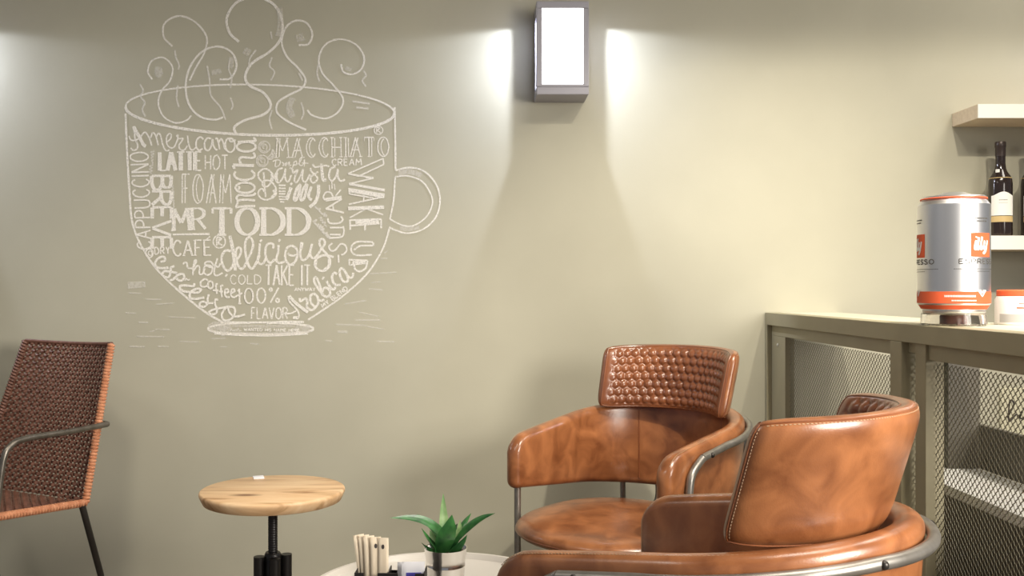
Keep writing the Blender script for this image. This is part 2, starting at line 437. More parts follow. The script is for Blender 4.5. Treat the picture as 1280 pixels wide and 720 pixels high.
# cup outline
cup = []
rim = [(325-168*math.cos(a*PI/24)*1.0, 137.5-4.5*(-math.cos(a*PI/24)*-1)*.9*(-1)*-1-31.5*math.sin(a*PI/24)) for a in range(49)]
cup.append((rim[:25], 2.2, 1, True)); cup.append((rim[24:], 3.4, 1, True))
cup.append(([(157, 142), (159, 190), (162, 240), (166, 280), (180, 313), (200, 341), (230, 369), (258, 391), (277, 402)], 2.6, 1, True))
cup.append(([(493.3, 134), (494, 170), (494.5, 213)], 2.4, 1, True)); cup.append(([(494, 221), (492, 250), (487.5, 274)], 2.2, 1, True))
cup.append(([(487, 285), (478, 312), (458, 343), (426, 372), (385, 400)], 2.3, 1, True))
strokes('cup_outline', cup)
strokes('cup_handle', [([(494.5, 213), (512, 209.5), (530, 214), (545, 230), (550, 250), (545, 271), (530, 286), (510, 291.5), (495, 288), (486.5, 284)], 2.0, 1, True),
    ([(494, 221), (510, 220), (528, 227), (539, 244), (540, 257), (532, 272), (517, 282), (503, 281.5), (487.5, 274)], 1.8, 1, True)], 'chalk')
for q_ in ([([(498, 216), (512, 214.5), (527, 219)], 7, 1, True), ([(500, 285), (512, 286.5), (524, 284)], 5, 1, True)]): strokes('handle_shading', [q_], 'chalk_faint')
sau = [(ell(326, 411, 66, 8, 0, 360, 40), 2.6, 1, False), ([(275, 402.5), (312, 403.5)], 2.6, 1, False), ([(333, 404), (352, 402.5), (380, 402.5)], 3, 1, True),
       ([(268, 416), (300, 418), (345, 418.5), (385, 416)], 4.0, 1, True)]
strokes('saucer', sau)
for q_ in ([([(262, 411), (275, 407), (285, 411), (275, 415)], 12, 1, True), ([(368, 409), (378, 412), (388, 410)], 9, 1, True), ([(290, 416), (330, 417.5), (370, 416)], 4, 1, True), ([(290, 407), (330, 408), (368, 407)], 4, 1, True)]): strokes('saucer_shading', [q_], 'chalk_faint')
# steam
K1 = 3.273
def s1z(pts): return Z(140, 0, K1, pts)
def s2z(pts): return Z(340, 0, K1, pts)
swirls = [
 (s1z([(165, 325), (147, 292), (165, 248), (212, 237), (248, 275), (238, 330), (205, 370), (190, 420), (210, 475), (260, 503), (305, 493), (325, 473)]), 2.0),
 (s1z([(247, 190), (212, 150), (217, 95), (275, 66), (340, 90), (387, 150), (380, 212), (345, 275), (318, 330)]), 2.3),
 (s1z([(440, 325), (485, 320), (510, 270), (490, 215), (435, 191), (372, 210), (322, 270), (302, 350), (317, 430), (362, 478), (420, 490), (455, 480)]), 2.5),
 (s1z([(520, 172), (482, 135), (470, 75), (505, 15), (560, -8), (615, -6), (668, 25), (697, 90), (690, 160), (645, 212), (575, 258), (546, 310), (562, 350), (620, 380), (650, 430), (622, 468), (545, 492), (502, 520), (508, 548)]), 3.2),
 (s2z([(110, 185), (150, 180), (165, 138), (142, 95), (98, 85), (58, 112), (40, 170), (60, 230), (108, 280), (137, 325), (122, 362), (68, 390), (25, 420), (22, 462), (70, 500), (140, 532)]), 2.5),
 (s2z([(283, 263), (293, 295), (330, 304), (368, 280), (376, 230), (342, 182), (280, 161), (220, 182), (192, 240), (207, 300), (252, 350), (291, 405), (274, 455), (222, 485), (165, 472), (145, 450)]), 2.2)]
for pts, wv in swirls: strokes('steam_swirl', [(pts, wv, 1, True)])
wis = [s1z(p) for p in ([(115, 345), (128, 370), (118, 395), (135, 420), (125, 450), (138, 478)], [(258, 205), (262, 235), (275, 265), (272, 285)], [(390, 270), (400, 330), (405, 390), (445, 440), (465, 490)],
      [(485, 240), (478, 280), (490, 320), (485, 360)], [(655, 235), (645, 270), (665, 295), (650, 330)], [(655, 450), (645, 490), (655, 530)], [(590, 205), (565, 240), (560, 280)], [(650, 130), (655, 160)], [(270, 350), (265, 400), (275, 440)], [(485, 400), (495, 430), (488, 450)])]
wis += [s2z(p) for p in ([(190, 265), (185, 300), (195, 335)], [(375, 290), (385, 310), (370, 330), (385, 355)], [(110, 300), (125, 330)], [(120, 420), (130, 460), (120, 490)], [(330, 415), (400, 425)], [(345, 440), (395, 445)])]
for p in wis: strokes('steam_wisp', [(p, 2.0, 1, True)], 'chalk_thin')
for q_ in ([(s1z([(685, 30), (690, 90), (680, 150)]), 7, 1, True), (s1z([(195, 275), (190, 300), (205, 310)]), 9, 1, True), (s1z([(425, 285), (430, 305)]), 12, 1, True), (s2z([(110, 140), (120, 170)]), 9, 1, True), (s2z([(315, 275), (310, 290)]), 9, 1, True), (s1z([(560, 200), (545, 225)]), 8, 1, True), (s1z([(490, 235), (485, 280)]), 6, 1, True), (s2z([(85, 400), (70, 440), (85, 480)]), 8, 1, True)]): strokes('steam_shading', [q_], 'chalk_faint')
# surface strokes below the cup
dash = [(Z(140, 280, 4.5, p), w_) for p, w_ in (
 ([(90, 345), (190, 340)], 8), ([(95, 388), (165, 390)], 1.6), ([(190, 423), (280, 425)], 1.6), ([(250, 452), (350, 444)], 1.4), ([(80, 500), (135, 502)], 1.6), ([(320, 522), (470, 528)], 1.2),
 ([(150, 552), (205, 554)], 1.8), ([(245, 592), (325, 594)], 1.5), ([(140, 632), (295, 634)], 1.8), ([(100, 688), (185, 690)], 2.2), ([(260, 688), (320, 690)], 1.8), ([(380, 660), (490, 664)], 1.4), ([(560, 645), (640, 642)], 1.8), ([(610, 690), (650, 692)], 1.4), ([(780, 672), (825, 676)], 1.8), ([(210, 605), (245, 600)], 1.3))]
dash += [(Z(320, 280, 4.5, p), w_) for p, w_ in (
 ([(635, 365), (710, 370)], 1.6), ([(500, 450), (620, 430)], 1.6), ([(560, 540), (700, 540)], 1.8), ([(580, 495), (690, 520)], 1.2), ([(450, 565), (620, 570)], 1.7), ([(620, 575), (720, 592)], 1.4), ([(460, 605), (515, 608)], 3), ([(680, 660), (780, 662)], 1.6), ([(390, 655), (430, 660)], 1.6), ([(640, 280), (790, 272)], 1.3), ([(700, 195), (740, 192)], 1.4), ([(720, 165), (740, 150)], 1.4), ([(650, 330), (700, 325)], 1.2))]
for p, w_ in dash: strokes('reflection_line', [(p, w_, 1, False)], 'chalk_faint')
# --- lettering
A = (150, 150); B = (240, 150)
strokes('lettering', zz(*A, [[(172, 82), (186, 150), (198, 250), (222, 300), (230, 345), (205, 385), (165, 385), (140, 360)], [(118, 205), (135, 248), (178, 264), (245, 238), (300, 172), (328, 160), (355, 190), (385, 250), (410, 330)],
   [(395, 230), (420, 168), (450, 182), (472, 240), (495, 325)], [(470, 215), (500, 172), (525, 210), (552, 320), (590, 393), (640, 388)], [(598, 290), (650, 245), (660, 192), (630, 180), (600, 230), (605, 310), (650, 357), (700, 345), (745, 240), (730, 205)],
   [(725, 210), (748, 195), (748, 240), (810, 238), (790, 280), (760, 330), (778, 380), (830, 385), (870, 330)], [(870, 200), (880, 290), (905, 370), (940, 385), (985, 345)]], 1.9)
 + zz(*A, [[(175, 85), (205, 140), (255, 225), (305, 320), (335, 338)]], 4.2)
 + zz(*B, [[(150, 250), (110, 220), (62, 260), (56, 340), (90, 390), (140, 368)], [(250, 242), (200, 235), (165, 290), (170, 370), (215, 390), (252, 330), (266, 250), (275, 320), (305, 378), (330, 385)], [(300, 245), (322, 238), (340, 290), (357, 380)], [(345, 290), (375, 245), (402, 285), (425, 365), (470, 410)],
   [(500, 235), (450, 250), (430, 320), (450, 390), (500, 415), (545, 370), (550, 290), (515, 240), (482, 250), (505, 280), (565, 258)]], 2.2))
strokes('lettering', word('CAPPUCCINO', (189.3, 311), (185.5, 190.5), 17, 2.0, 1, .3, h1=23, jit=.2))
strokes('lettering', word('LATTE', (200, 213.5), (252, 213), 23, 5.2, .38, .12, jit=.2))
strokes('lettering', word('HOT', (256.5, 212), (285, 212), 18, 1.7, 1, .28, jit=.3))
strokes('lettering', word('FOAM', (228, 254), (289, 254), 36, 1.6, 1, .28, dbl=3.6, jit=.3))
strokes('lettering', word('BREVE', (190, 220), (190.5, 311), 24, 4.6, .62, .12, serif=0, jit=.3))
strokes('lettering', zz(240, 150, [ell(700, 345, 122, 62), [(590, 285), (750, 275), (820, 265), (792, 225)], [(640, 578), (610, 510), (652, 480), (760, 490), (812, 468), (790, 420)]], 2.9)
 + zz(240, 150, [[(530, 580), (800, 588)], [(530, 580), (550, 630)]], 3.6, 1, False)
 + zz(240, 210, [[(562, 45), (545, 90), (582, 135), (680, 158), (780, 130), (805, 80), (762, 30)], ell(685, 255, 122, 66), [(600, 235), (612, 255), (595, 275)], [(560, 508), (700, 490), (815, 492)], [(565, 505), (585, 460), (600, 420), (700, 410), (815, 420)], [(592, 420), (575, 385), (610, 350), (700, 356), (790, 350), (820, 320)]], 2.8))
def bean(cx, cy, r):
    return [(ell(cx, cy, r, r), 1.4, 1, False)]+[(ell(cx, cy, r*f, r*f, a, a+230, 14), 1.2, 1, False) for f, a in ((.75, 40), (.5, 190), (.25, 80))]
for cx, cy, r in ((330.5, 184, 7.2), (328, 201.3, 7.2)): strokes('bean_doodle', bean(cx, cy, r), 'chalk_thin')
strokes('bean_doodle', [([(341, 187), (343.5, 193), (340, 199), (334.5, 198), (339, 193), (341, 187)], 1.6, 1, True), ([(340, 190), (341, 195), (337, 198)], 2.0, 1, True)], 'chalk_thin')
strokes('lettering', word('MACCHIATO', (345.5, 197), (486, 195.5), 24, 1.5, 1, .3, dbl=3.4, serif=2.2, jit=.25))
strokes('registered_mark', [(ell(473.2, 163, 5.4, 5), 1.3, 1, False), ([(471, 166), (471, 160), (475, 160.5), (472, 163), (476, 166)], 1.2, 1, True)], 'chalk')
strokes('lettering', word('CREAM', (415.5, 207.3), (452, 206.5), 8, 1.5, 1, .3, jit=.2))
strokes('lettering', zz(320, 150, [[(215, 535), (260, 515), (310, 525), (300, 580), (250, 600), (255, 520)], [(330, 540), (355, 560), (350, 590), (395, 545), (380, 590), (430, 540), (425, 585), (455, 580)], [(490, 540), (470, 620)], [(485, 545), (520, 530), (520, 575), (485, 580), (550, 560), (590, 490), (565, 500), (560, 575), (600, 580), (625, 510), (620, 600)], [(590, 550), (675, 560)]], 1.3))
B2 = (320, 210)
strokes('lettering', zz(*B2, [[(100, 55), (108, 200), (125, 375)], [(98, 190), (42, 140), (30, 75), (80, 20), (140, 15), (200, 60), (215, 120), (188, 195), (140, 240), (92, 230), (85, 190), (130, 160), (190, 172), (243, 230), (258, 300), (225, 370), (140, 410), (62, 385), (30, 330), (50, 282), (82, 270), (108, 305)],
   [(345, 0), (285, 25), (255, 100), (265, 170), (300, 185), (352, 115), (382, 10), (372, 90), (388, 160), (420, 172), (455, 90)], [(435, 0), (468, 15), (480, 62), (535, 25), (500, 120), (496, 168), (525, 185), (570, 110), (605, 20), (595, 120), (612, 172), (650, 168), (695, 80)],
   [(700, 0), (715, 45), (790, 125), (772, 170), (732, 190), (702, 150), (722, 100), (800, 50)], [(728, -50), (760, -10), (825, -20), (900, -30), (942, -18)]], 2.2)
 + zz(*B2, [[(842, -55), (850, 60), (866, 155), (905, 150)]], 3.6) + zz(*B2, [[(270, 60), (256, 110), (272, 170)], [(228, 280), (250, 330), (205, 385)], [(205, 80), (212, 130), (188, 190)]], 4)
 + zz(400, 210, [[(200, -12), (140, 10), (116, 90), (130, 150), (165, 162), (208, 105), (232, 15), (226, 90), (252, 160), (290, 165), (322, 148)]], 2.4))
for q_ in ([(Z(*B2, K, [(293+k, y), (383-k, y+3)]), 1.9, 1, False) for y, k in ((222, 0), (260, 2), (298, 0), (332, 2), (368, 0), (403, 3), (435, 18))]): strokes('doodle_line', [q_])
strokes('lettering', zz(*B2, [[(452, 250), (425, 330), (395, 412)], [(805, 215), (802, 330), (765, 435), (690, 505)]], 4.2) + zz(*B2, [[(445, 195), (465, 215)]], 3.6)
 + zz(*B2, [[(575, 205), (520, 280), (492, 390), (512, 415), (545, 350), (572, 215)], [(655, 200), (605, 280), (575, 390), (592, 415), (628, 370), (660, 210)], [(715, 240), (678, 340), (690, 395), (722, 410)]], 3.4))
strokes('lettering', zz(400, 210, [[(70, 410), (280, 380)]], 4.2) + zz(400, 210, [[(65, 418), (45, 370), (82, 312), (140, 320), (172, 380), (165, 402)], [(200, 362), (268, 280)], [(310, 578), (75, 527)], [(75, 527), (280, 400)], [(165, 470), (175, 545)], [(80, 520), (300, 570)]], 2.0)
 + zz(390, 270, [[(205, 30), (215, 78), (262, 98), (350, 90), (397, 48), (372, 5)], [(230, 150), (400, 150)], [(402, 132), (412, 200), (380, 268), (230, 285)], [(230, 238), (370, 242)], [(262, 350), (220, 392), (245, 445), (300, 438), (370, 362), (430, 380), (447, 440), (410, 490), (375, 500)], [(340, 500), (345, 600)]], 2.2))
for q_ in zz(400, 210, [[(120, 218), (126, 290)], [(152, 165), (158, 270)], [(183, 205), (195, 282)]], 1.5, 1, False): strokes('sparkle_mark', [q_])
strokes('lettering', zz(400, 210, [[(810, -120), (362, 75)], [(822, -45), (505, 105)], [(810, -125), (822, -45)], [(362, 75), (690, 132)], [(690, 132), (375, 205)], [(505, 105), (362, 75)]], 1.9, 1, False) + zz(400, 210, [[(375, 205), (835, 287)]], 3.4, 1, False) + zz(400, 210, [[(590, 120), (690, 132)]], 3, 1, False)
 + zz(400, 210, [[(378, 285), (830, 362)]], 5.2, 1, False) + zz(400, 210, [[(375, 258), (380, 335)], [(380, 335), (690, 388)], [(828, 370), (372, 468)], [(565, 335), (562, 428)]], 2.0, 1, False)
 + zz(400, 210, [[(362, 522), (826, 505)]], 4.8, 1, False) + zz(400, 210, [[(590, 525), (385, 640)], [(600, 525), (812, 602)]], 2.0, 1, False)
 + zz(390, 270, [[(480, 55), (895, 40)], [(500, 125), (870, 95)], [(490, 50), (492, 178)], [(682, 100), (682, 188)], [(888, 35), (890, 158)]], 2.2, 1, False) + zz(390, 270, [[(560, 80), (860, 68)]], 4.5, 1, False)
 + zz(390, 270, [[(782, 335), (575, 335), (502, 420), (565, 502), (770, 500)], [(785, 340), (780, 378), (620, 385), (535, 440)]], 2.2)
 + zz(390, 270, [[(475, 562), (715, 572)], [(480, 630), (640, 615)], [(478, 562), (482, 630)]], 2.0, 1, False) + zz(390, 270, [[(540, 635), (560, 690), (620, 712), (690, 670), (715, 575)]], 2.4) + zz(390, 270, [[(520, 600), (690, 600)]], 4.2, 1, False))
strokes('lettering', word('MR', (217, 288), (257, 286), 26, 4.6, .42, .16, serif=3.2, jit=.2))
strokes('underline', [([(216, 293.2), (262, 292.6)], 2.6, 1, False)])
strokes('lettering', word('TODD', (266, 293.5), (386, 293.5), 33, 6.6, .34, .24, serif=5.5))
strokes('lettering', word('CAFE', (217, 320), (264, 319), 19, 2.4, .75, .26, serif=1.8, jit=.2) + [([(258, 299.5), (262.5, 295.5)], 1.8, 1, False)])
strokes('registered_mark', [(ell(274.2, 302, 7.6, 8), 1.7, 1, False), ([(271, 307), (271.5, 297), (277, 298.5), (272.5, 302.5), (278, 307)], 1.8, 1, True), ([(273.5, 306), (274, 298)], 1.6, 1, False)])
D1 = (230, 280); D2 = (320, 280)
strokes('lettering', zz(*D1, [[(590, 150), (620, 280), (640, 420), (662, 600)]], 4.0) + zz(*D1, [[(602, 350), (540, 340), (492, 400), (486, 480), (520, 568), (570, 600), (622, 550), (642, 480)], [(668, 480), (720, 400), (735, 330), (700, 303), (668, 350), (678, 480), (720, 568), (770, 560), (812, 470), (870, 350), (890, 250), (850, 170), (800, 205), (785, 300), (802, 430), (840, 548), (885, 570), (930, 500), (975, 400)]], 3.0)
 + zz(*D2, [[(50, 248), (42, 370), (22, 455), (45, 510), (90, 508), (130, 440)], [(218, 315), (226, 268), (180, 250), (132, 282), (120, 380), (142, 460), (190, 500), (245, 450)], [(290, 270), (286, 360), (262, 440), (278, 492), (322, 500), (372, 478)], [(460, 275), (400, 310), (375, 400), (392, 480), (440, 522), (500, 488), (535, 400), (522, 320), (460, 275)], [(410, 375), (452, 406), (530, 398)],
   [(592, 232), (575, 320), (570, 400), (592, 458), (632, 458), (680, 400), (722, 255), (702, 340), (702, 410), (742, 440), (790, 400), (850, 310)], [(850, 315), (886, 250), (870, 200), (830, 200), (816, 250), (850, 320), (920, 400), (952, 480), (932, 558), (870, 603), (800, 588), (760, 530), (772, 460), (830, 415), (900, 402), (1000, 425)]], 2.8)
 + zz(*D2, [[(55, 205), (75, 225)], [(290, 202), (312, 220)]], 3.6, 1, False) + zz(*D2, [[(945, 450), (940, 540), (880, 595)], [(590, 240), (580, 320)], [(762, 530), (770, 470)]], 4.2))
strokes('lettering', zz(*D1, [[(-10, 520), (10, 495), (40, 505), (50, 560), (110, 565), (160, 485), (140, 468), (122, 560), (115, 660)], [(118, 610), (170, 540), (202, 560), (200, 640), (240, 640), (270, 570)], [(300, 660), (255, 620), (265, 550), (320, 530), (367, 560), (350, 632), (300, 660)], [(350, 565), (272, 520), (292, 488), (350, 490), (385, 540)], [(432, 440), (402, 540), (390, 630), (420, 665), (500, 630)], [(400, 530), (440, 552), (472, 508)]], 2.2) + zz(*D1, [[(535, 655), (556, 668)]], 4.0, 1, False))
strokes('lettering', word('COLD', (288.5, 355), (326, 355), 11.3, 1.4, 1, .32, jit=.25))
strokes('lettering', word('TAKE IT', (332, 356.5), (388, 356.5), 25, 2.4, .8, .22, jit=.25))
strokes('lettering', zz(240, 340, [[(208, 112), (170, 90), (115, 130), (120, 180), (170, 190), (215, 165)], ell(240, 165, 34, 46), [(335, 155), (310, 160), (315, 220), (326, 280)], [(270, 235), (342, 240)], [(405, 172), (375, 180), (380, 260), (390, 325)], [(350, 250), (402, 252)], [(430, 272), (470, 255), (460, 220), (430, 232), (425, 290), (452, 325), (490, 320)], [(508, 272), (550, 250), (540, 220), (510, 235), (505, 300), (540, 325), (590, 302), (650, 270)]], 2.3))
strokes('lettering', word('100%', (297.5, 379.5), (349.5, 378), 18.5, 2.1, .9, .28))
strokes('lettering', word('FLAVOR', (314.5, 398.5), (359.5, 398.5), 14, 1.7, 1, .26, jit=.25))
strokes('lettering', word('ANYWAY', (368.5, 363.8), (394, 363.8), 4.2, 1.2, 1, .22, jit=.2))
strokes('lettering', word('DRY', (194, 318), (212.5, 317), 8.5, 1.7, 1, .35, jit=.2))
strokes('at_mark', [(ell(187, 316.5, 4.6, 5.5, 0, 360), 1.8, 1, False), (ell(188, 316.5, 2.2, 2.8, 0, 360), 1.4, 1, False), ([(190, 314), (190.5, 319)], 1.3, 1, False)])
E1 = (180, 320); E2 = (240, 340)
strokes('lettering', zz(*E1, [[(215, 75), (270, 60), (265, 15), (215, 15), (160, 60), (145, 110), (180, 150), (250, 156), (320, 150)], [(395, 130), (350, 150), (345, 200), (325, 265), (270, 270), (240, 230), (270, 195), (330, 200), (430, 220)], [(330, 315), (380, 300), (430, 250), (500, 230), (520, 270), (490, 315), (440, 310), (425, 280)], [(650, 350), (640, 388), (540, 380), (472, 385), (470, 425), (520, 455), (600, 465)],
   [(620, 470), (700, 470), (735, 430), (690, 420), (620, 450), (590, 500), (610, 545), (680, 550), (780, 535)]], 2.9) + zz(*E1, [[(530, 320), (545, 290), (570, 310), (595, 300)]], 1.6)
 + zz(*E2, [[(220, 285), (205, 340), (205, 400), (165, 445), (110, 440), (105, 400), (150, 380), (200, 400), (280, 400)], [(340, 355), (302, 358), (302, 420), (325, 480), (310, 530), (260, 545), (222, 520), (250, 495), (320, 472), (400, 460), (480, 440)], [(485, 440), (420, 480), (386, 550), (402, 610), (450, 625), (520, 590), (556, 520), (545, 460), (492, 448), (470, 482), (500, 540), (560, 572), (620, 565), (685, 545)]], 2.6))
R1 = (320, 330); R2 = (350, 320)
strokes('lettering', zz(*R1, [[(420, 410), (432, 480), (520, 580), (552, 640), (540, 698), (475, 692)], [(385, 640), (460, 632), (520, 600)]], 2.2) + zz(*R1, [[(425, 408), (500, 490), (585, 560), (672, 622)]], 4.0) + zz(*R1, [[(480, 690), (540, 690)]], 4, 1, False)
 + zz(*R2, [[(255, 540), (265, 582), (335, 545), (352, 600), (345, 650), (390, 692), (440, 680), (500, 600)], [(430, 480), (390, 520), (400, 600), (450, 650), (492, 610), (480, 520), (430, 480)], [(470, 510), (512, 570), (572, 562)], [(560, 510), (500, 430), (445, 340), (440, 287), (470, 282), (510, 370), (545, 470)], [(560, 510), (612, 525), (647, 480), (620, 420), (572, 412), (540, 460)], [(600, 320), (632, 380), (680, 432), (722, 400)], [(735, 235), (700, 215), (670, 260), (682, 330), (722, 372), (782, 368)], [(800, 150), (770, 180), (776, 260), (822, 330), (872, 320), (860, 240), (800, 150)], [(850, 230), (892, 276), (932, 268), (942, 215)]], 2.9)
 + zz(*R2, [[(545, 280), (566, 290)]], 4, 1, False))
strokes('lettering', word('MY BLEND', (404, 385), (435, 362), 5.2, 1.4, 1, .3, jit=.2))
strokes('lettering', word('WANTED HIS NAME HERE', (305, 413.6), (374, 414.6), 3.4, 1.1, 1, .25, jit=.15))
def squig(p0, p1, h, n, w_=1.2):
    p0 = Vector(p0); p1 = Vector(p1); d = (p1-p0); u = Vector((d.y, -d.x)).normalized()
    return [([tuple(p0+d*(i/n)+u*(h*random.uniform(.1, 1)*(i % 2)+random.uniform(-.4, .4))) for i in range(n+1)], w_, 1, True)]
for q_ in (squig((190, 217), (193, 189), 5, 16) + squig((218, 262), (217, 232), 4, 16) + squig((393, 258), (407, 272), 4, 14, 1.5) + squig((391, 277), (411, 299), 5, 20, 1.8) + squig((398, 273), (408, 284), 4, 8, 1.3) + squig((288, 413.6), (302, 413.6), 3.4, 10, 1.2)): strokes('tiny_scribble', [q_], 'chalk_thin')

# ------------------------------------------------------------------ leather armchairs
HR = .247
def make_armchair(label):
    t = thing('leather_armchair', label, 'armchair', group='brown leather armchairs')
    ML = M['leather']
    RB, VC, FR = .236, -.022, .258          # band mid radius, centre of the arc, arm front
    # plan path of the band (sitter's frame: u right, v forward); local x=-u, y=-v
    path = []
    n1, n2 = 16, 40
    SL = FR-VC
    for i in range(n1): path.append((RB, FR-SL*i/n1, 1, 0))
    for i in range(n2+1):
        a = PI*i/n2; path.append((RB*math.cos(a), VC-RB*math.sin(a), math.cos(a), -math.sin(a)))
    for i in range(1, n1+1): path.append((-RB, VC+SL*i/n1, -1, 0))
    s = [0]
    for p, q in zip(path, path[1:]): s.append(s[-1]+math.hypot(q[0]-p[0], q[1]-p[1]))
    LT = s[-1]
    def backness(v): return max(0, min(1, (FR-v)/(FR-(VC-RB))))
    def ztop(v): return .652+.076*backness(v)**.9
    def zbot(v): return .518-.044*backness(v)
    # denser samples near both ends for the rounded corners
    def sample(d):
        d = max(0, min(LT, d))
        for i in range(len(s)-1):
            if s[i+1] >= d-1e-9: break
        f = (d-s[i])/(s[i+1]-s[i]); a = path[i]; b = path[i+1]
        return [a[k]+(b[k]-a[k])*f for k in range(4)]
    ends = [0, .0015, .004, .008, .014, .022, .032, .045, .06]
    ds = ends+[.06+(LT-.12)*i/70 for i in range(1, 70)]+[LT-e for e in reversed(ends)]
    TH = .044; bm = bmesh.new(); rings = []
    topedge = []
    for d in ds:
        u, v, nu, nv = sample(d); e = min(d, LT-d)
        zt, zb = ztop(v), zbot(v)
        r = .055
        if e < r: zt -= r-math.sqrt(max(0, r*r-(r-e)**2))
        r2 = .016
        if e < r2: zb += r2-math.sqrt(max(0, r2*r2-(r2-e)**2))
        th = TH*.5
        if e < .018: th *= math.sqrt(max(.02, 1-(1-e/.018)**2))*.999
        ring = []
        rr = min(.020, th)
        prof = []
        for (su, sz) in ((1, 1), (-1, 1), (-1, -1), (1, -1)):
            a0 = {(1, 1): 0, (-1, 1): 90, (-1, -1): 180, (1, -1): 270}[(su, sz)]
            for k in range(5):
                a = math.radians(a0+90*k/4)
                prof.append((su*(th-rr)+rr*math.cos(a), (zt-rr if sz > 0 else zb+rr)+rr*math.sin(a)))
        for o, z in prof:
            lean = .018*backness(v)*((z-zb)/(zt-zb)-.5)
            ring.append(bm.verts.new((-(u+nu*(o+lean)), -(v+nv*(o+lean)), z)))
        rings.append(ring); topedge.append((u, v, nu, nv, zt))
    for a, b in zip(rings, rings[1:]):
        m = len(a)
        for k in range(m): bm.faces.new((a[k], a[(k+1) % m], b[(k+1) % m], b[k]))
    bm.faces.new(rings[0]); bm.faces.new(rings[-1])
    band = obj('backrest_band', bm, ML, t, True, 60)
    # seams on the inside of the band and a stitched line along its top
    bm = bmesh.new()
    for ang in (52, 128):
        a = math.radians(ang); nu, nv = math.cos(a), -math.sin(a); r = RB-TH*.5
        v0 = VC+RB*nv; pts = []
        for k in range(13):
            f = k/12; z = zbot(v0)+.02+(ztop(v0)-zbot(v0)-.035)*f; lean = .018*backness(v0)*(f-.5)
            rr = r+lean-.0005
            pts.append((-(rr*nu), -(VC+rr*nv), z))
        tube(bm, pts, .0022, 6)
    obj('seam', bm, M['leather_quilt'], band)
    bm = bmesh.new()
    L_ = []
    for (u, v, nu, nv, zt) in topedge[4:-4]:
        L_.append(Vector((-(u+nu*.013), -(v+nv*.013), zt-.0015)))
    acc = 0
    for a, b in zip(L_, L_[1:]):
        d = (b-a).length; k = int(d/.006)+1; dirv = (b-a).normalized()
        for i in range(k):
            c = a+(b-a)*((i+.5)/k); tube(bm, [c-dirv*.0017, c+dirv*.0017], .0007, 5)
    obj('stitching', bm, M['thread'], band)
    # headrest: thick curved pad, quilted honeycomb on the front
    A0 = math.radians(67); ZT, ZB = .878, .706; VH = -.288+HR; LEAN = .052; HT = .021
    NU, NW = 150, 64
    def pad(u, w_, side):
        uu = u*(1-.035*abs(w_)**9); ww = w_*(1-.06*abs(u)**12)
        a = uu*A0; f = (ww+1)/2
        ed = max(0, 1-max(abs(u)**14, abs(w_)**6)); ed2 = (max(0, 1-abs(u)**16)*max(0, 1-abs(w_)**7))**.5
        h = HT*ed2
        if side > 0:
            # honeycomb cells
            m = max(0, min(1, (1-abs(u))*9-.5))*max(0, min(1, (1-abs(w_))*8-.5))
            cs = .0245
            Y = a*HR/.0285; X = (f-.5)*(ZT-ZB)/cs
            best = 9; 
            r3 = math.sqrt(3)
            d1 = (X % r3-r3/2, Y % 1-.5) 
            p1 = math.hypot(d1[0]/r3*1.0*r3, d1[1])
            def hexd(px, py): 
                px, py = abs(px), abs(py); return max(py, px*.866+py*.5)
            ax = (X+r3/2) % r3-r3/2; ay = (Y+.5) % 1-.5
            bx = (X) % r3-r3/2; by = (Y) % 1-.5
            hd = min(hexd(ax, ay), hexd(bx, by))   # .5 on the borders
            q = max(0, 1-(hd/.5)**2.2)
            h += m*(-.0048+.0085*q**.7)
        R = HR-.021+(-h if side > 0 else h)
        v = VH-R*math.cos(a)+LEAN*(1-f); uu_ = R*math.sin(a)*(1-.05*(1-f))
        z = ZB+(ZT-ZB)*f+.010*math.cos(a)*f
        return Vector((-uu_, -v, z))
    bm = bmesh.new(); gf, gb = [], []
    for i in range(NU+1):
        u = -1+2*i/NU; u = math.copysign(1-(1-abs(u))**1.0, u)
        rf, rb = [], []
        for j in range(NW+1):
            w_ = -1+2*j/NW
            edge = i in (0, NU) or j in (0, NW)
            vf = bm.verts.new(pad(u, w_, 1)); rf.append(vf)
            rb.append(vf if edge else bm.verts.new(pad(u, w_, -1)))
        gf.append(rf); gb.append(rb)
    for i in range(NU):
        for j in range(NW):
            f = bm.faces.new((gf[i][j], gf[i+1][j], gf[i+1][j+1], gf[i][j+1])); f.material_index = 1
            try:
                f = bm.faces.new((gb[i][j], gb[i][j+1], gb[i+1][j+1], gb[i+1][j])); f.material_index = 0
            except ValueError: pass
    head = obj('headrest', bm, [ML, M['leather_quilt']], t, True, 80)
    bm = bmesh.new()
    for sd in (-1, 1):      # piping round the pad's rim: front and back welts with stitches
        loop = []
        for k in range(60): loop.append((-1+2*k/60, .955))
        for k in range(20): loop.append((.985, .955-1.91*k/20))
        for k in range(60): loop.append((1-2*k/60, -.955))
        for k in range(20): loop.append((-.985, -.955+1.91*k/20))
        P = [pad(max(-.985, min(.985, a)), b, sd) for a, b in loop]
        tube(bm, P, .0017, 6, closed=True)
    obj('piping', bm, M['leather_quilt'], head)
    bm = bmesh.new()
    for u0, w0, u1, w1, n in ((-.972, -.9, -.972, .9, 34), (.972, -.9, .972, .9, 34), (-.95, .92, .95, .92, 96)):
        for k in range(n):
            f0, f1 = (k+.2)/n, (k+.75)/n
            a = pad(u0+(u1-u0)*f0, w0+(w1-w0)*f0, -1); b = pad(u0+(u1-u0)*f1, w0+(w1-w0)*f1, -1)
            tube(bm, [a, b], .0007, 5)
    obj('stitching', bm, M['thread'], head)
    # seat: rounded pad
    bm = bmesh.new(); prof = []
    def seat_r(a):
        c, s_ = math.cos(a), math.sin(a)
        ex = 2.35; hu = .258; hv = .285 if s_ > 0 else .24
        k = (abs(c/hu)**ex+abs(s_/hv)**ex)**(-1/ex)
        return c*k, s_*k
    NS = 64; VS = .075
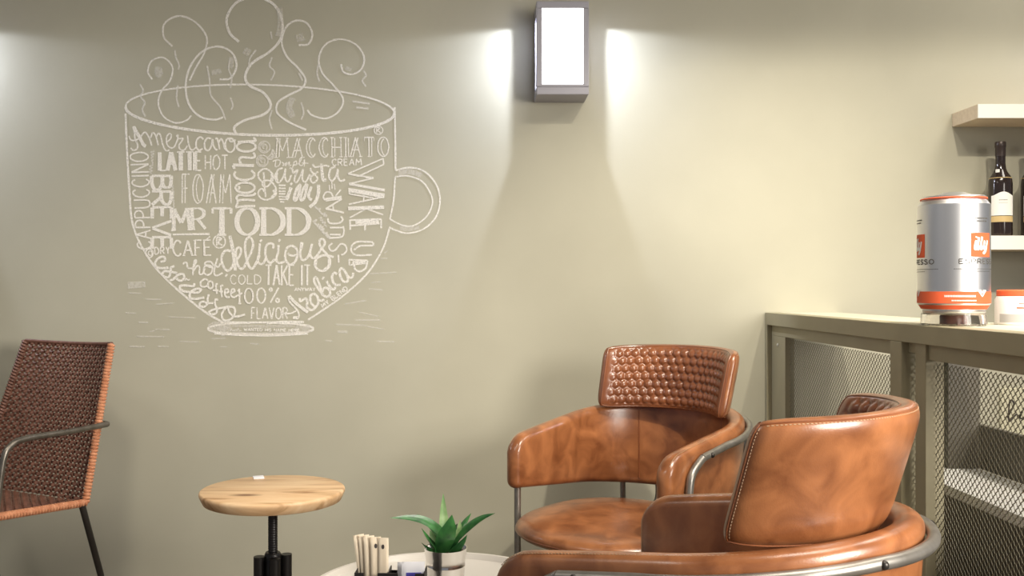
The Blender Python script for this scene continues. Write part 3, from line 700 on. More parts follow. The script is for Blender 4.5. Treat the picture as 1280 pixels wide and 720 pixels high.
    layers = [(.0, .462), (.3, .461), (.55, .459), (.75, .456), (.88, .451), (.95, .444), (.985, .436), (1.0, .428), (.99, .418), (.96, .411), (.9, .408), (.0, .408)]
    R_ = []
    for f, z in layers:
        if f == 0: R_.append([bm.verts.new((0, -VS, z))])
        else: R_.append([bm.verts.new((-seat_r(2*PI*i/NS)[0]*f, -(VS+seat_r(2*PI*i/NS)[1]*f), z)) for i in range(NS)])
    for a, b in zip(R_, R_[1:]):
        for i in range(NS):
            j = (i+1) % NS
            if len(a) == 1: bm.faces.new((a[0], b[i], b[j]))
            elif len(b) == 1: bm.faces.new((a[i], a[j], b[0]))
            else: bm.faces.new((a[i], a[j], b[j], b[i]))
    seat = obj('seat', bm, ML, t, True, 70)
    bm = bmesh.new(); tube(bm, [(-seat_r(2*PI*i/NS)[0]*.992, -(VS+seat_r(2*PI*i/NS)[1]*.992), .4225) for i in range(NS)], .0028, 6, closed=True)
    obj('piping', bm, M['leather_quilt'], seat)
    # bent tube round the outside of the band, ending in the front legs
    RT = RB+TH*.5+.0115; TR = .0095
    def zt_tube(v): return ztop(v)-.030
    pts = []
    vf = .19
    for sgn in (1, -1):
        leg = [(sgn*RT, vf, .0), (sgn*RT, vf, .30), (sgn*RT, vf, zt_tube(vf)-.06), (sgn*RT, vf-.008, zt_tube(vf)-.03), (sgn*RT, vf-.028, zt_tube(vf)-.010), (sgn*RT, vf-.06, zt_tube(vf-.06))]
        if sgn == 1: first = leg
        else: last = leg[::-1]
    ring = []
    for k in range(1, 5): v = vf-.06+(VC-vf+.06)*k/5; ring.append((RT, v, zt_tube(v)))
    for k in range(0, 33):
        a = PI*k/32; v = VC-RT*math.sin(a); RL = RT+.009*backness(v)*.75; ring.append((RL*math.cos(a), VC-RL*math.sin(a), zt_tube(v)))
    for k in range(4, 0, -1): v = vf-.06+(VC-vf+.06)*k/5; ring.append((-RT, v, zt_tube(v)))
    full = [first[-1]]+ring+[last[0]]
    bm = bmesh.new(); tube(bm, [(-p[0], -p[1], p[2]) for p in catmull(full, 3)], TR, 12); fr = obj('tube_frame', bm, M['steel'], t)
    for leg in (first, last):
        lp = [(-p[0], -p[1], p[2]) for p in (leg if leg is first else leg[::-1])]
        bm = bmesh.new(); q = [Vector(lp[0]), Vector(lp[1])]+catmull(lp[2:], 5); tube(bm, q, TR, 12); obj('leg', bm, M['steel'], t)
    for sgn in (1, -1):
        a = math.radians(42 if sgn > 0 else 138)
        v0 = VC-RT*math.sin(a); p = Vector((-RT*math.cos(a), -v0, zt_tube(v0)-.004))
        q = Vector((-(RT*.93)*math.cos(a), -(VC-RT*.96*math.sin(a)), 0))
        bm = bmesh.new(); tube(bm, [p, p.lerp(q, .5), q], TR*.9, 12); obj('leg', bm, M['steel'], t)
    # under-seat rails and the brackets that carry the band
    bm = bmesh.new()
    tube(bm, [(-RT, -.19, .398), (RT, -.19, .398)], .008, 10)
    a = math.radians(42); v0 = VC-RT*.95*math.sin(a)
    tube(bm, [(-RT*.95*math.cos(a), -v0, .398), (RT*.95*math.cos(a), -v0, .398)], .008, 10)
    for sx in (-.14, .14): tube(bm, [(sx, -.19, .398), (sx, -v0, .398)], .008, 10)
    obj('seat_rail', bm, M['steel'], t)
    for sx in (-.10, .10):
        a = math.acos(sx/RB); bv = VC-RB*math.sin(a)
        bm = bmesh.new(); tube(bm, catmull([(sx, -bv, zbot(bv)+.02), (sx, -bv, zbot(bv)-.035), (sx*.98, -(bv+.03), .418), (sx*.95, -(bv+.12), .402)], 6), .005, 8)
        obj('bracket', bm, M['darksteel'], t)
    for sgn in (1, -1):
        for v in (.10,):
            bm = bmesh.new(); r = bmesh.ops.create_uvsphere(bm, u_segments=12, v_segments=8, radius=.0065); 
            bmesh.ops.translate(bm, vec=(-sgn*(RT+.0085), -v, zt_tube(v)), verts=bm.verts[:]); obj('bolt', bm, M['darksteel'], fr)
        a = math.radians(62 if sgn > 0 else 118); v0 = VC-RT*math.sin(a)
        bm = bmesh.new(); bmesh.ops.create_uvsphere(bm, u_segments=12, v_segments=8, radius=.0065)
        bmesh.ops.translate(bm, vec=(-(RT+.014)*math.cos(a), -(VC-(RT+.014)*math.sin(a)), zt_tube(v0)), verts=bm.verts[:]); obj('bolt', bm, M['darksteel'], fr)
    return t
ch1 = make_armchair('brown leather armchair against the wall, seen from the front with its quilted headrest')
ch1.location = (.429, 2.582, 0); ch1.rotation_euler = (0, 0, -math.radians(43.7))
ch2 = copy_tree(ch1); ch2['label'] = 'near brown leather armchair seen from behind, in front of the mesh bar railing'
ch2.location = (.376, 1.492, 0); ch2.rotation_euler = (0, 0, -math.radians(126.8))

# ------------------------------------------------------------------ woven chair at the left
def make_woven(label):
    t = thing('woven_chair', label, 'chair')
    SW, SD, ZR, ZF = .245, .46, .44, .468     # half width, depth, rear and front seat height
    BT, BH, LN = .195, .885, .135              # top half width, top height, lean
    def seatp(u, f):      # u -1..1 across, f 0 rear .. 1 front
        dip = -.018*(1-u*u)*math.sin(PI*min(1, f*.95+.02))
        return Vector((u*SW, .0-f*SD, ZR+(ZF-ZR)*f+dip))
    def backp(u, f):      # f 0 bottom .. 1 top
        hw = SW+(BT-SW)*f
        return Vector((u*hw, LN*f+.035*(1-u*u)*(.35+.65*f), ZR+(BH-ZR)*f-.006*(1-u*u)*f))
    def weave(fn, nu, nf, wu, wf, name, thick=.0011, par=t):
        bm = bmesh.new()
        def strip(P, wdir, wd):
            prev = None
            for p, nrm, sd in P:
                a = bm.verts.new(p+sd*wd*.5); b = bm.verts.new(p-sd*wd*.5)
                c = bm.verts.new(p+sd*wd*.5-nrm*.0018); d = bm.verts.new(p-sd*wd*.5-nrm*.0018)
                if prev:
                    bm.faces.new((prev[0], prev[1], b, a)); bm.faces.new((prev[2], prev[3], d, c))
                    bm.faces.new((prev[0], a, c, prev[2])); bm.faces.new((prev[1], b, d, prev[3]))
                prev = (a, b, c, d)
        e = 1e-3
        def frame(u, f):
            p = fn(u, f); du = (fn(u+e, f)-fn(u-e, f)).normalized(); df = (fn(u, f+e)-fn(u, f-e)).normalized()
            return p, du.cross(df).normalized(), du, df
        amp = .0038
        for i in range(nu):
            u = -1+2*(i+.5)/nu; P = []
            for k in range(2*nf+1):
                f = k/(2*nf); p, nrm, du, df = frame(u, f)
                s_ = math.sin(PI*(f*nf))*(1 if i % 2 else -1)
                P.append((p+nrm*amp*math.cos(PI*(f*nf-.5))*(1 if i % 2 else -1), nrm, du))
            strip(P, 0, wu)
        for j in range(nf):
            f = (j+.5)/nf; P = []
            for k in range(2*nu+1):
                u = -1+2*k/(2*nu); p, nrm, du, df = frame(u, f)
                q = u*.5*nu+.5*nu
                P.append((p+nrm*amp*math.cos(PI*(q-.5))*(-1 if j % 2 else 1), nrm, df))
            strip(P, 1, wf)
        return obj(name, bm, M['wicker'], par, False)
    weave(backp, 25, 36, .0098, .0092, 'woven_back')
    weave(seatp, 25, 34, .0112, .0102, 'woven_seat')
    # cord-wrapped edges
    def wrapped(pts, name, r=.0076, turns=.0094, mat='wicker_edge'):
        P = catmull(pts, 10); bm = bmesh.new(); tube(bm, P, r*.8, 8)
        # rings of cord
        acc = 0; 
        D = [0]
        for a, b in zip(P, P[1:]): D.append(D[-1]+(b-a).length)
        n = int(D[-1]/turns)
        for k in range(n):
            d = (k+.5)*D[-1]/n
            for i in range(len(D)-1):
                if D[i+1] >= d: break
            c = P[i].lerp(P[i+1], (d-D[i])/(D[i+1]-D[i])); tv = (P[i+1]-P[i]).normalized()
            ax = tv.cross(Vector((.3, .9, .2))).normalized(); ay = tv.cross(ax)
            loop = [c+ax*(r*math.cos(2*PI*m/10))+ay*(r*math.sin(2*PI*m/10))+tv*(turns*.25*math.cos(2*PI*m/10)) for m in range(10)]
            tube(bm, loop, turns*.46, 5, closed=True)
        return obj(name, bm, M[mat], t)
    for sgn in (-1, 1):
        wrapped([backp(sgn, f) for f in (0, .25, .5, .75, 1)], 'wrapped_edge', mat='wicker_edge' if sgn > 0 else 'wicker')  # far back edge takes the darker cord: its shade is put into the colour
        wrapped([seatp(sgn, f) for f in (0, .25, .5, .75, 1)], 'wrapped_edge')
    bm = bmesh.new(); tube(bm, [backp(-1+k/10, 1.0) for k in range(21)], .006, 10); obj('top_rail', bm, M['wicker'], t)
    bm = bmesh.new(); tube(bm, [seatp(-1+k/10, 1.0) for k in range(21)], .010, 10); obj('front_rail', bm, M['wicker'], t)
    for sgn in (-1, 1):
        # arm: from the back edge forward, bending down into the front leg
        b0 = backp(sgn, .48)+Vector((sgn*.018, .004, 0))
        fr = Vector((sgn*(SW+.035), -SD*.47, .655)); 
        arm = [b0+Vector((-sgn*.03, .014, 0)), b0+Vector((-sgn*.002, .012, 0)), b0+Vector((sgn*.006, -.01, 0)), b0.lerp(fr, .5)+Vector((sgn*.012, 0, 0)), fr, fr+Vector((0, -.045, -.012)), fr+Vector((0, -.068, -.05)), Vector((sgn*(SW+.03), -SD*.66, .45))]
        bm = bmesh.new(); tube(bm, catmull(arm, 6), .0085, 10); obj('armrest', bm, M['steel_dark'], t)
        bm = bmesh.new(); tube(bm, [Vector((sgn*(SW+.03), -SD*.78, .46)), Vector((sgn*(SW+.04), -SD*.86, 0))], .0085, 10); obj('leg', bm, M['darksteel'], t)
        bm = bmesh.new(); tube(bm, [Vector((sgn*SW, -.012, ZR-.006)), Vector((sgn*(SW+.006), .115, 0))], .0095, 10); obj('leg', bm, M['darksteel'], t)
    bm = bmesh.new(); tube(bm, [(-SW, -SD*.78, .44), (SW, -SD*.78, .44)], .008, 10); obj('cross_bar', bm, M['darksteel'], t)
    return t
wc = make_woven('brown woven leather chair with steel arms standing left below the chalk drawing')
WT = math.radians(28)
# rear right seat corner (near side) sits at px (107,626), depth 2.76; local corner = (+.245, 0)
c, s_ = math.cos(-WT), math.sin(-WT)
tgt = at(107, 626, 2.74)
wc.location = (tgt.x-(.245*c), tgt.y-(.245*s_), 0); wc.rotation_euler = (0, 0, -WT)

# ------------------------------------------------------------------ swivel stool
st = thing('swivel_stool', 'round stool with pale wooden seat on a black screw spindle', 'stool', (-.479, 2.22, 0))
SZ = .588
bm = bmesh.new(); lathe(bm, [(0, SZ-.026), (.152, SZ-.028), (.157, SZ-.026), (.1645, SZ-.010), (.1655, SZ-.006), (.1645, SZ-.0018), (.1615, SZ), (0, SZ)], 72)
obj('seat', bm, M['wood'], st, True, 50)
bm = bmesh.new()
prof = [(.0, .20), (.010, .20)]
z = .20
while z < SZ-.03: prof += [(.0100, z), (.0112, z+.002), (.0112, z+.003), (.0100, z+.005)]; z += .0055
prof += [(.0108, SZ-.028), (.0, SZ-.028)]
lathe(bm, prof, 20); obj('spindle', bm, M['black'], st)
bm = bmesh.new(); lathe(bm, [(0, SZ-.034), (.05, SZ-.034), (.05, SZ-.026), (0, SZ-.026)], 32); obj('mounting_plate', bm, M['black'], st)
bm = bmesh.new(); lathe(bm, [(.0, .30), (.019, .30), (.019, .437), (.016, .441), (.0, .441)], 24); obj('hub', bm, M['black'], st)
for k in range(4):
    a = math.radians(20+90*k); d = Vector((math.cos(a), math.sin(a), 0))
    P = catmull([d*.031+Vector((0, 0, .434)), d*.031+Vector((0, 0, .37)), d*.033+Vector((0, 0, .33)), d*.06+Vector((0, 0, .27)), d*.12+Vector((0, 0, .17)), d*.18+Vector((0, 0, .01))], 6)
    bm = bmesh.new(); tube(bm, P, .0128, 12); obj('leg', bm, M['black'], st)
bm = bmesh.new(); tube(bm, [(.128*math.cos(2*PI*i/40), .128*math.sin(2*PI*i/40), .155) for i in range(40)], .007, 8, closed=True); obj('foot_ring', bm, M['black'], st)
p = at(308, 598, 2.345)
bm = bmesh.new(); box(bm, -.013, .013, -.016, .016, 0, .003, .001); o = obj('paper_packet', bm, M['paper_w'], None); o.location = (-.541, 2.345, SZ); o.rotation_euler = (0, 0, .3)
tag(o, 'tiny white paper packet lying at the back of the stool seat', 'packet')

# ------------------------------------------------------------------ round tray table and what stands on it
TX, TY, TZ, TR_ = -.074, 1.765, .50, .245
tb = thing('tray_table', 'low round white tray table with raised rim beside the leather armchairs', 'table', (TX, TY, 0))
bm = bmesh.new(); lathe(bm, [(0, TZ-.020), (TR_-.010, TZ-.020), (TR_-.003, TZ-.014), (TR_, TZ-.004), (TR_-.0015, TZ), (TR_-.0085, TZ), (TR_-.010, TZ-.003), (TR_-.013, TZ-.011), (TR_-.018, TZ-.013), (0, TZ-.013)], 96)
obj('tray_top', bm, M['tray'], tb, True, 35)
bm = bmesh.new(); lathe(bm, [(0, .012), (.018, .012), (.018, TZ-.019), (0, TZ-.019)], 24); obj('pedestal', bm, M['white'], tb)
bm = bmesh.new(); lathe(bm, [(0, 0), (.17, 0), (.17, .008), (.03, .014), (0, .014)], 48); obj('base', bm, M['white'], tb)
TS = TZ-.013

# plant
pz = 1.74; pc = at(557, 690, pz); PX, PY = pc.x, pz
pl = thing('potted_succulent', 'small green succulent with spiky leaves in a silver pot on the white table', 'plant', (PX, PY, TS+.0008))
PH = .094
bm = bmesh.new(); lathe(bm, [(0, 0), (.030, 0), (.0315, .004), (.0345, .058), (.0356, .060), (.0356, .063), (.0350, .065), (.0368, PH-.016), (.0375, PH-.014), (.0385, PH-.003), (.0395, PH), (.0378, PH), (.0365, PH-.004), (.035, PH-.014), (.0345, PH-.016), (0, PH-.016)], 48)
obj('pot', bm, M['silver'], pl, True, 35)
bm = bmesh.new(); lathe(bm, [(.0348, PH-.0158), (.0348, PH-.011), (.02, PH-.008), (0, PH-.007)], 32, cap=True); obj('soil', bm, M['soil'], pl)
def leaf(pts, wd, mat='leaf', fold=.35, side=None, tip=False):
    """blade: 3D centre line, width profile, V fold, real thickness"""
    P = catmull(pts, 6); n = len(P); bm = bmesh.new(); rows = []
    for i, p in enumerate(P):
        f = i/(n-1); tv = (P[min(i+1, n-1)]-P[max(i-1, 0)]).normalized()
        sd = side if side is not None else tv.cross(Vector((0, 0, 1)))
        sd = (sd-tv*sd.dot(tv)).normalized(); nr = sd.cross(tv).normalized()
        w_ = wd*1.18*(.62+.38*min(1, f*4))*max(.02, 1-f**2.6)*.5; th = .0032*max(.12, 1-f)
        rows.append([bm.verts.new(p-sd*w_+nr*w_*fold), bm.verts.new(p-sd*w_*.5+nr*w_*fold*.35+nr*th*.4), bm.verts.new(p+nr*th*.5), bm.verts.new(p+sd*w_*.5+nr*w_*fold*.35+nr*th*.4), bm.verts.new(p+sd*w_+nr*w_*fold),
                     bm.verts.new(p+sd*w_*.5+nr*w_*fold*.2-nr*th), bm.verts.new(p-nr*th*1.5), bm.verts.new(p-sd*w_*.5+nr*w_*fold*.2-nr*th)])
    for a, b in zip(rows, rows[1:]):
        for k in range(8): bm.faces.new((a[k], a[(k+1) % 8], b[(k+1) % 8], b[k]))
    bm.faces.new(rows[0]); bm.faces.new(rows[-1])
    return obj('leaf', bm, M[mat], pl, True, 50)
def lp(px, py, dz=0): # leaf point in the plant's own frame
    return at(px, py, pz+dz)-Vector((PX, PY, TS))
leaf([lp(556, 689), lp(551, 668, -.01), lp(532, 653, -.02), lp(512, 648, -.03), lp(488, 648, -.045)], .017, side=Vector((.0, .6, .8)))
leaf([lp(557, 689, .005), lp(555, 660, .01), lp(554, 640, .015), lp(554, 617, .018)], .017, 'leaf_pale', side=Vector((1, .3, 0)))
leaf([lp(553, 691, -.012), lp(557, 675, -.03), lp(562, 660, -.035), lp(565, 644, -.034)], .030, side=Vector((1, -.1, .3)), fold=-.2)
leaf([lp(562, 689), lp(570, 672, -.006), lp(588, 656, -.018), lp(603, 647, -.025), lp(619, 642, -.03)], .015, side=Vector((-.2, .6, .8)))
leaf([lp(550, 691, -.005), lp(543, 684, -.015), lp(534, 673, -.022), lp(527, 661, -.025)], .014, side=Vector((.5, .5, -.6)))
leaf([lp(556, 689, .01), lp(548, 668, .025), lp(535, 654, .04), lp(521, 643, .05)], .014, side=Vector((.5, .5, .7)))
leaf([lp(562, 689, .008), lp(572, 668, .02), lp(580, 654, .03), lp(589, 642, .035)], .014, side=Vector((-.6, .5, .5)))
leaf([lp(560, 690, 0), lp(568, 674, -.008), lp(574, 662, -.012), lp(575, 650, -.012)], .012, 'leaf_pale', side=Vector((1, .1, .2)))
leaf([lp(563, 691, -.006), lp(571, 686, -.016), lp(578, 678, -.02), lp(584, 669, -.022)], .013, side=Vector((-.5, .5, .6)))
leaf([lp(556, 691, .0), lp(548, 683, .012), lp(541, 672, .02), lp(537, 663, .024)], .016, 'leaf_pale', side=Vector((.6, .5, .5)))
leaf([lp(551, 692, -.004), lp(541, 690, -.012), lp(532, 684, -.015), lp(527, 679, -.016)], .012, side=Vector((.3, .6, -.6)))
leaf([lp(559, 690, .012), lp(563, 674, .03), lp(568, 662, .04), lp(572, 655, .045)], .013, 'leaf', side=Vector((1, -.1, .2)))

# caddy with sugar sticks and packets
CZ = 1.66
def cx_(px): return (px-XV)/FPX*CZ
cd = thing('sugar_caddy', 'black open caddy holding sugar sticks and packets on the white table', 'caddy', (cx_(489), CZ, TS), -.04)
CW, CH = .060, .078
bm = bmesh.new()
box(bm, -CW, CW, -.024, .024, 0, .003); obj('bottom', bm, M['black'], cd, False)
for x0 in (-CW, -.004, CW-.002):
    bm = bmesh.new(); box(bm, x0, x0+.002, -.024, .024, .003, CH, .0005); obj('divider', bm, M['black'], cd, False)
bm = bmesh.new(); box(bm, -CW, CW, .022, .024, .003, CH-.008, .0005); obj('back_panel', bm, M['black'], cd, False)
bm = bmesh.new()
for x0, x1 in ((-CW, -.004), (-.002, CW)):
    m = (x0+x1)/2; hw = (x1-x0)/2
    v = [(-hw, .003), (hw, .003), (hw, CH), (hw-.016, CH), (.010, CH-.034), (-.010, CH-.034), (-hw+.016, CH), (-hw, CH)]
    F = [bm.verts.new((m+a, -.024, b)) for a, b in v]; G = [bm.verts.new((m+a, -.022, b)) for a, b in v]
    bm.faces.new(F); bm.faces.new(G[::-1])
    for k in range(8): bm.faces.new((F[k], F[(k+1) % 8], G[(k+1) % 8], G[k]))
obj('front_panel', bm, M['black'], cd, False)
def packet_mesh(w_, h, th, zig=True):
    bm = bmesh.new(); nx, nz = 8, 16; g = {}
    for sd in (1, -1):
        for i in range(nx+1):
            for j in range(nz+1):
                x = -1+2*i/nx; z_ = j/nz; e = (1-x**6)*(1-abs(2*z_-1)**8)
                if sd < 0 and (i in (0, nx) or j in (0, nz)): g[sd, i, j] = g[1, i, j]; continue
                g[sd, i, j] = bm.verts.new((x*w_/2, -sd*(.0004+th*.5*e), z_*h))
        for i in range(nx):
            for j in range(nz):
                try: bm.faces.new((g[sd, i, j], g[sd, i+1, j], g[sd, i+1, j+1], g[sd, i, j+1]))
                except ValueError: pass
    return bm
def stick(px0, px1, ytop, dy, rz, label, logo):
    b = Vector((cx_(px0), CZ+dy, TS+.004)); zt_ = CAMH-(ytop-YV)/FPX*(CZ+dy); top = Vector((cx_(px1), CZ+dy+.004, zt_))
    h = (top-b).length
    o = thing('sugar_stick', label, 'sugar stick', b, 0, 'cream sugar sticks in the caddy')
    o.rotation_euler = Euler((0, math.atan2(top.x-b.x, top.z-b.z), rz))
    obj('sleeve', packet_mesh(.0185, h, .0055), M['paper'], o)
    if logo:
        bm = bmesh.new()
        for dz, r in ((h*.885, .0032),):
            vs = [bm.verts.new((r*.8*math.cos(2*PI*k/16), -.00335, dz+r*1.25*math.sin(2*PI*k/16))) for k in range(16)]; bm.faces.new(vs)
            vs2 = [bm.verts.new((r*.8*math.cos(2*PI*k/16), -.0024, dz+r*1.25*math.sin(2*PI*k/16))) for k in range(16)]; bm.faces.new(vs2[::-1])
            for k in range(16): bm.faces.new((vs[k], vs[(k+1) % 16], vs2[(k+1) % 16], vs2[k]))
        obj('logo', bm, M['ink'], o)
    return o
stick(458, 447, 667.5, .012, .25, 'leftmost cream paper sugar stick, leaning left in the black caddy', False)
stick(461, 454, 668.5, .006, .15, 'second cream sugar stick from the left in the black caddy', False)
stick(465, 461, 669.5, .000, .15, 'plain cream sugar stick in the middle of the fan in the caddy', False)
stick(472, 470, 671, -.006, .1, 'cream sugar stick with dark oval mark, left of the other marked one', True)
stick(480, 480, 672, -.011, -.15, 'rightmost cream sugar stick in the caddy, with dark oval mark', True)
def packet(px, ytop, dy, rz, lean, label):
    zt_ = CAMH-(ytop-YV)/FPX*(CZ+dy); o = thing('sugar_packet', label, 'sugar packet', (cx_(px), CZ+dy, TS+.004), rz, 'white packets in the caddy')
    o.rotation_euler = Euler((lean, 0, rz))
    h = zt_-TS-.004
    obj('sleeve', packet_mesh(.040, h, .005), M['paper_w'], o)
    bm = bmesh.new(); box(bm, -.012, .014, -.0036, -.0025, h*.42, h*.80, .0003); obj('printed_panel', bm, M['blue'], o, False)
    bm = bmesh.new(); box(bm, -.012, .004, -.0039, -.0034, h*.50, h*.56); obj('printed_stripe', bm, M['white_ink'], o, False)
    return o
packet(517, 702, -.010, .05, 0, 'front white sugar packet with blue panel in the black caddy')
packet(511, 703, .004, .1, -.05, 'white sugar packet behind the front one in the black caddy')

# ------------------------------------------------------------------ bar railing with expanded mesh
RX = .95; RT_ = .9715
rl = thing('bar_railing', 'olive steel railing with diamond mesh panels running from the wall along the bar', 'railing', (RX, 0, 0))
YF = 1.2           # near end
def part(name, bx, mat='frame', par=None, bev=.0015):
    bm = bmesh.new()
    for b in bx: box(bm, *b, bev)
    return obj(name, bm, M[mat], par or rl, False)
part('top_rail', [(0, .05, YF, WALL-.001, RT_-.041, RT_)])
part('post', [(0, .05, WALL-.022, WALL-.001, 0, RT_-.041)])
part('post', [(0, .05, 2.165, 2.225, 0, RT_-.041)])
part('post', [(.010, .05, 2.068, 2.118, 0, RT_-.041)])
part('post', [(0, .05, YF, YF+.05, 0, RT_-.041)])
part('inner_rail', [(.016, .046, 2.225, WALL-.022, RT_-.075, RT_-.041)]); part('inner_rail', [(.016, .046, YF+.05, 2.068, RT_-.075, RT_-.041)])
part('inner_rail', [(.016, .046, 2.118, 2.165, RT_-.065, RT_-.041)])
part('inner_stile', [(.016, .046, WALL-.16, WALL-.022, 0, RT_-.075)])
part('bottom_rail', [(0, .05, YF, WALL-.022, .05, .09)])
bm = bmesh.new(); bmesh.ops.create_uvsphere(bm, u_segments=16, v_segments=8, radius=.0055); bmesh.ops.scale(bm, vec=(.5, 1, 1), verts=bm.verts[:])
bmesh.ops.translate(bm, vec=(.0155, 3.115, .868), verts=bm.verts[:]); obj('screw', bm, M['screw'], rl)
def mesh_panel(y0, y1, z0, z1, pitch=.0168, rowh=.0165, x=.032, wd=.0019):
    bm = bmesh.new(); nr = int((z1-z0)/(rowh/2)); nc = int((y1-y0)/pitch)
    pit = (y1-y0)/nc; rh = rowh/2
    # strand i zig-zags between the bonds of rows i and i+1
    for i in range(nr):
        zc = z0+rh*(i+.5); ph = 0 if i % 2 else 1; prev = None
        for k in range(2*nc+1):
            y = y0+pit*k/2; up = 1 if (k+ph) % 2 else -1
            z = zc+up*rh*.5*.92
            a = bm.verts.new((x+.0012*up, y, z+wd*.5)); b = bm.verts.new((x+.0012*up, y, z-wd*.5))
            c = bm.verts.new((x+.0012*up+.0010, y, z+wd*.5)); d = bm.verts.new((x+.0012*up+.0010, y, z-wd*.5))
            if prev:
                bm.faces.new((prev[0], prev[1], b, a)); bm.faces.new((prev[3], prev[2], c, d))
                bm.faces.new((prev[0], a, c, prev[2])); bm.faces.new((prev[1], prev[3], d, b))
            prev = (a, b, c, d)
    return obj('mesh_infill', bm, M['mesh'], rl, False)
mesh_panel(2.225, WALL-.16, .09, RT_-.075)
mesh_panel(2.118, 2.165, .09, RT_-.065)
mesh_panel(YF+.05, 2.068, .09, RT_-.075)

# bar counter top behind the rail
bm = bmesh.new(); box(bm, RX+.0505, RX+.24, YF, WALL-.001, RT_-.02, RT_, .002); o = obj('counter_top', bm, M['counter'], None, False)
tag(o, 'cream bar counter top running behind the olive mesh railing', 'counter')
# low bar unit seen through the mesh
bu = thing('bar_cabinet', 'dark low cabinet with a white shelf edge seen through the railing mesh', 'cabinet', (1.15, 0, 0))
part('side_panel', [(-.075, .30, 1.3, 2.32, 0, .577)], 'dark_panel', bu)
part('shelf_top', [(-.08, .10, 1.3, 2.58, .577, .600)], 'white', bu)
part('back_panel', [(.10, .115, 1.3, 2.58, .600, .71)], 'dark_panel', bu)
part('end_post', [(-.052, -.004, 2.40, 2.45, .600, .938)], 'green_panel', bu)
part('end_post', [(-.075, -.03, 2.32, 2.36, 0, .577)], 'green_panel', bu)
part('corner_post', [(0.02, .10, 2.40, 2.44, .600, .938)], 'dark_panel', bu)
# scrawled board hanging on the wall behind the bar
bd = thing('chalk_sign', 'cream board with cursive scrawl seen through the mesh, on the wall behind the bar', 'sign', (0, 0, 0))
bm = bmesh.new(); box(bm, 1.73, 2.05, WALL-.012, WALL-.001, .50, .72, .002); obj('board', bm, M['board'], bd, False)
bm = bmesh.new()
def bplace(p): return Vector((1.735+p.x*.01, WALL-.0135, .60+p.y*.01))
for pts in ([(1, 2), (2.5, 6), (1.6, 7), (1.4, 1), (3, 3), (3.6, 2), (4.4, 4), (3.8, 2), (5, 2), (5.4, 4), (6, 2), (7, 4), (7.4, 2), (8.6, 4), (8.4, 2), (10, 3.5), (11, 2), (12.5, 3)],):
    ribbon(bm, [(q.x, q.y) for q in catmull([(a*1.5, b*1.1, 0) for a, b in pts], 6)], wcalli(.55), bplace)
obj('scrawl', bm, M['ink'], bd, False)

# ------------------------------------------------------------------ coffee can on its stand
CY = 2.06; CXw = (1191.8-XV)/FPX*CY; CR = .0785
stn = thing('display_stand', 'clear acrylic riser with brown core under the silver coffee can', 'stand', (CXw, CY, RT_))
bm = bmesh.new(); lathe(bm, [(.068, 0), (.072, .003), (.070, .0255), (.062, .0265), (.058, .024), (.062, .004), (.058, .002)], 48, cap=False); 
obj('clear_ring', bm, M['clear'], stn, True, 40)
bm = bmesh.new(); lathe(bm, [(0, 0), (.029, 0), (.030, .004), (.030, .021), (.026, .0262), (0, .0262)], 32); obj('core', bm, M['brown_cap'], stn, True, 40)
cb = RT_+.0268
can = thing('coffee_can', 'large silver coffee can with red square logo and red band on the bar counter', 'can', (CXw, CY, cb))
bm = bmesh.new(); CHt = .255
lathe(bm, [(0, .004), (.058, .004), (.062, 0), (.067, 0), (.0685, .004), (.066, .006), (CR, .020), (CR, .230), (.069, .2415), (.0705, .2435), (.0705, .247), (.068, .2485), (.062, .247), (.060, .2445), (.050, .2475), (.025, .2575), (0, .259)], 96)
body = obj('body', bm, M['tin'], can, True, 30)
can.scale = (.908, .908, 1); stn.scale = (.908, .908, 1)
bm = bmesh.new()
def ring(bm, prof, n=96): lathe(bm, prof, n, cap=False)
ring(bm, [(CR+.0004, .0215), (CR+.0004, .046)]); ring(bm, [(CR+.0004, .0215), (.0702, .0085)]); obj('red_band', bm, M['red'], can)
bm = bmesh.new(); tube(bm, [(.0708*math.cos(2*PI*i/72), .0708*math.sin(2*PI*i/72), .2435) for i in range(72)], .0016, 8, closed=True); obj('red_ring', bm, M['red'], can)
def cplace(a0, r):
    def f(p):  # p.x metres along circumference, p.y height
        a = -PI/2+math.radians(a0)+p.x/CR
        return Vector((r*math.cos(a), r*math.sin(a), p.y))
    return f
def cpatch(bm, a0, x0, x1, z0, z1, r, n=14):
    f = cplace(a0, r); prev = None
    for i in range(n+1):
        x = x0+(x1-x0)*i/n; a = bm.verts.new(f(Vector((x, z0)))); b = bm.verts.new(f(Vector((x, z1))))
        if prev: bm.faces.new((prev[0], a, b, prev[1]))
        prev = (a, b)
def cword(bm, a0, text, x0, x1, z0, h, w_, r):
    for pts, wd, con, sm in word(text, (x0, -z0), (x1, -z0), h, w_, 1, .35):
        P = [(p[0], -p[1]) for p in pts]
        if sm: P = [(q.x, q.y) for q in catmull([(a, b, 0) for a, b in P], 5)]
        # subdivide straight strokes so that they hug the can
        ribbon_fine(bm, P, w_, cplace(a0, r))
def ribbon_fine(bm, P, w_, place):
    Q = []
    for a, b in zip(P, P[1:]):
        n = max(1, int(math.hypot(b[0]-a[0], b[1]-a[1])/.003))
        for k in range(n): Q.append(Vector((a[0]+(b[0]-a[0])*k/n, a[1]+(b[1]-a[1])*k/n)))
    Q.append(Vector(P[-1])); L, R = [], []
    for i, p in enumerate(Q):
        t_ = Q[min(i+1, len(Q)-1)]-Q[max(0, i-1)]
        if t_.length < 1e-9: t_ = Vector((1, 0))
        t_.normalize(); n_ = Vector((-t_.y, t_.x))
        L.append(bm.verts.new(place(p+n_*w_/2))); R.append(bm.verts.new(place(p-n_*w_/2)))
    for i in range(len(Q)-1): bm.faces.new((L[i], L[i+1], R[i+1], R[i]))
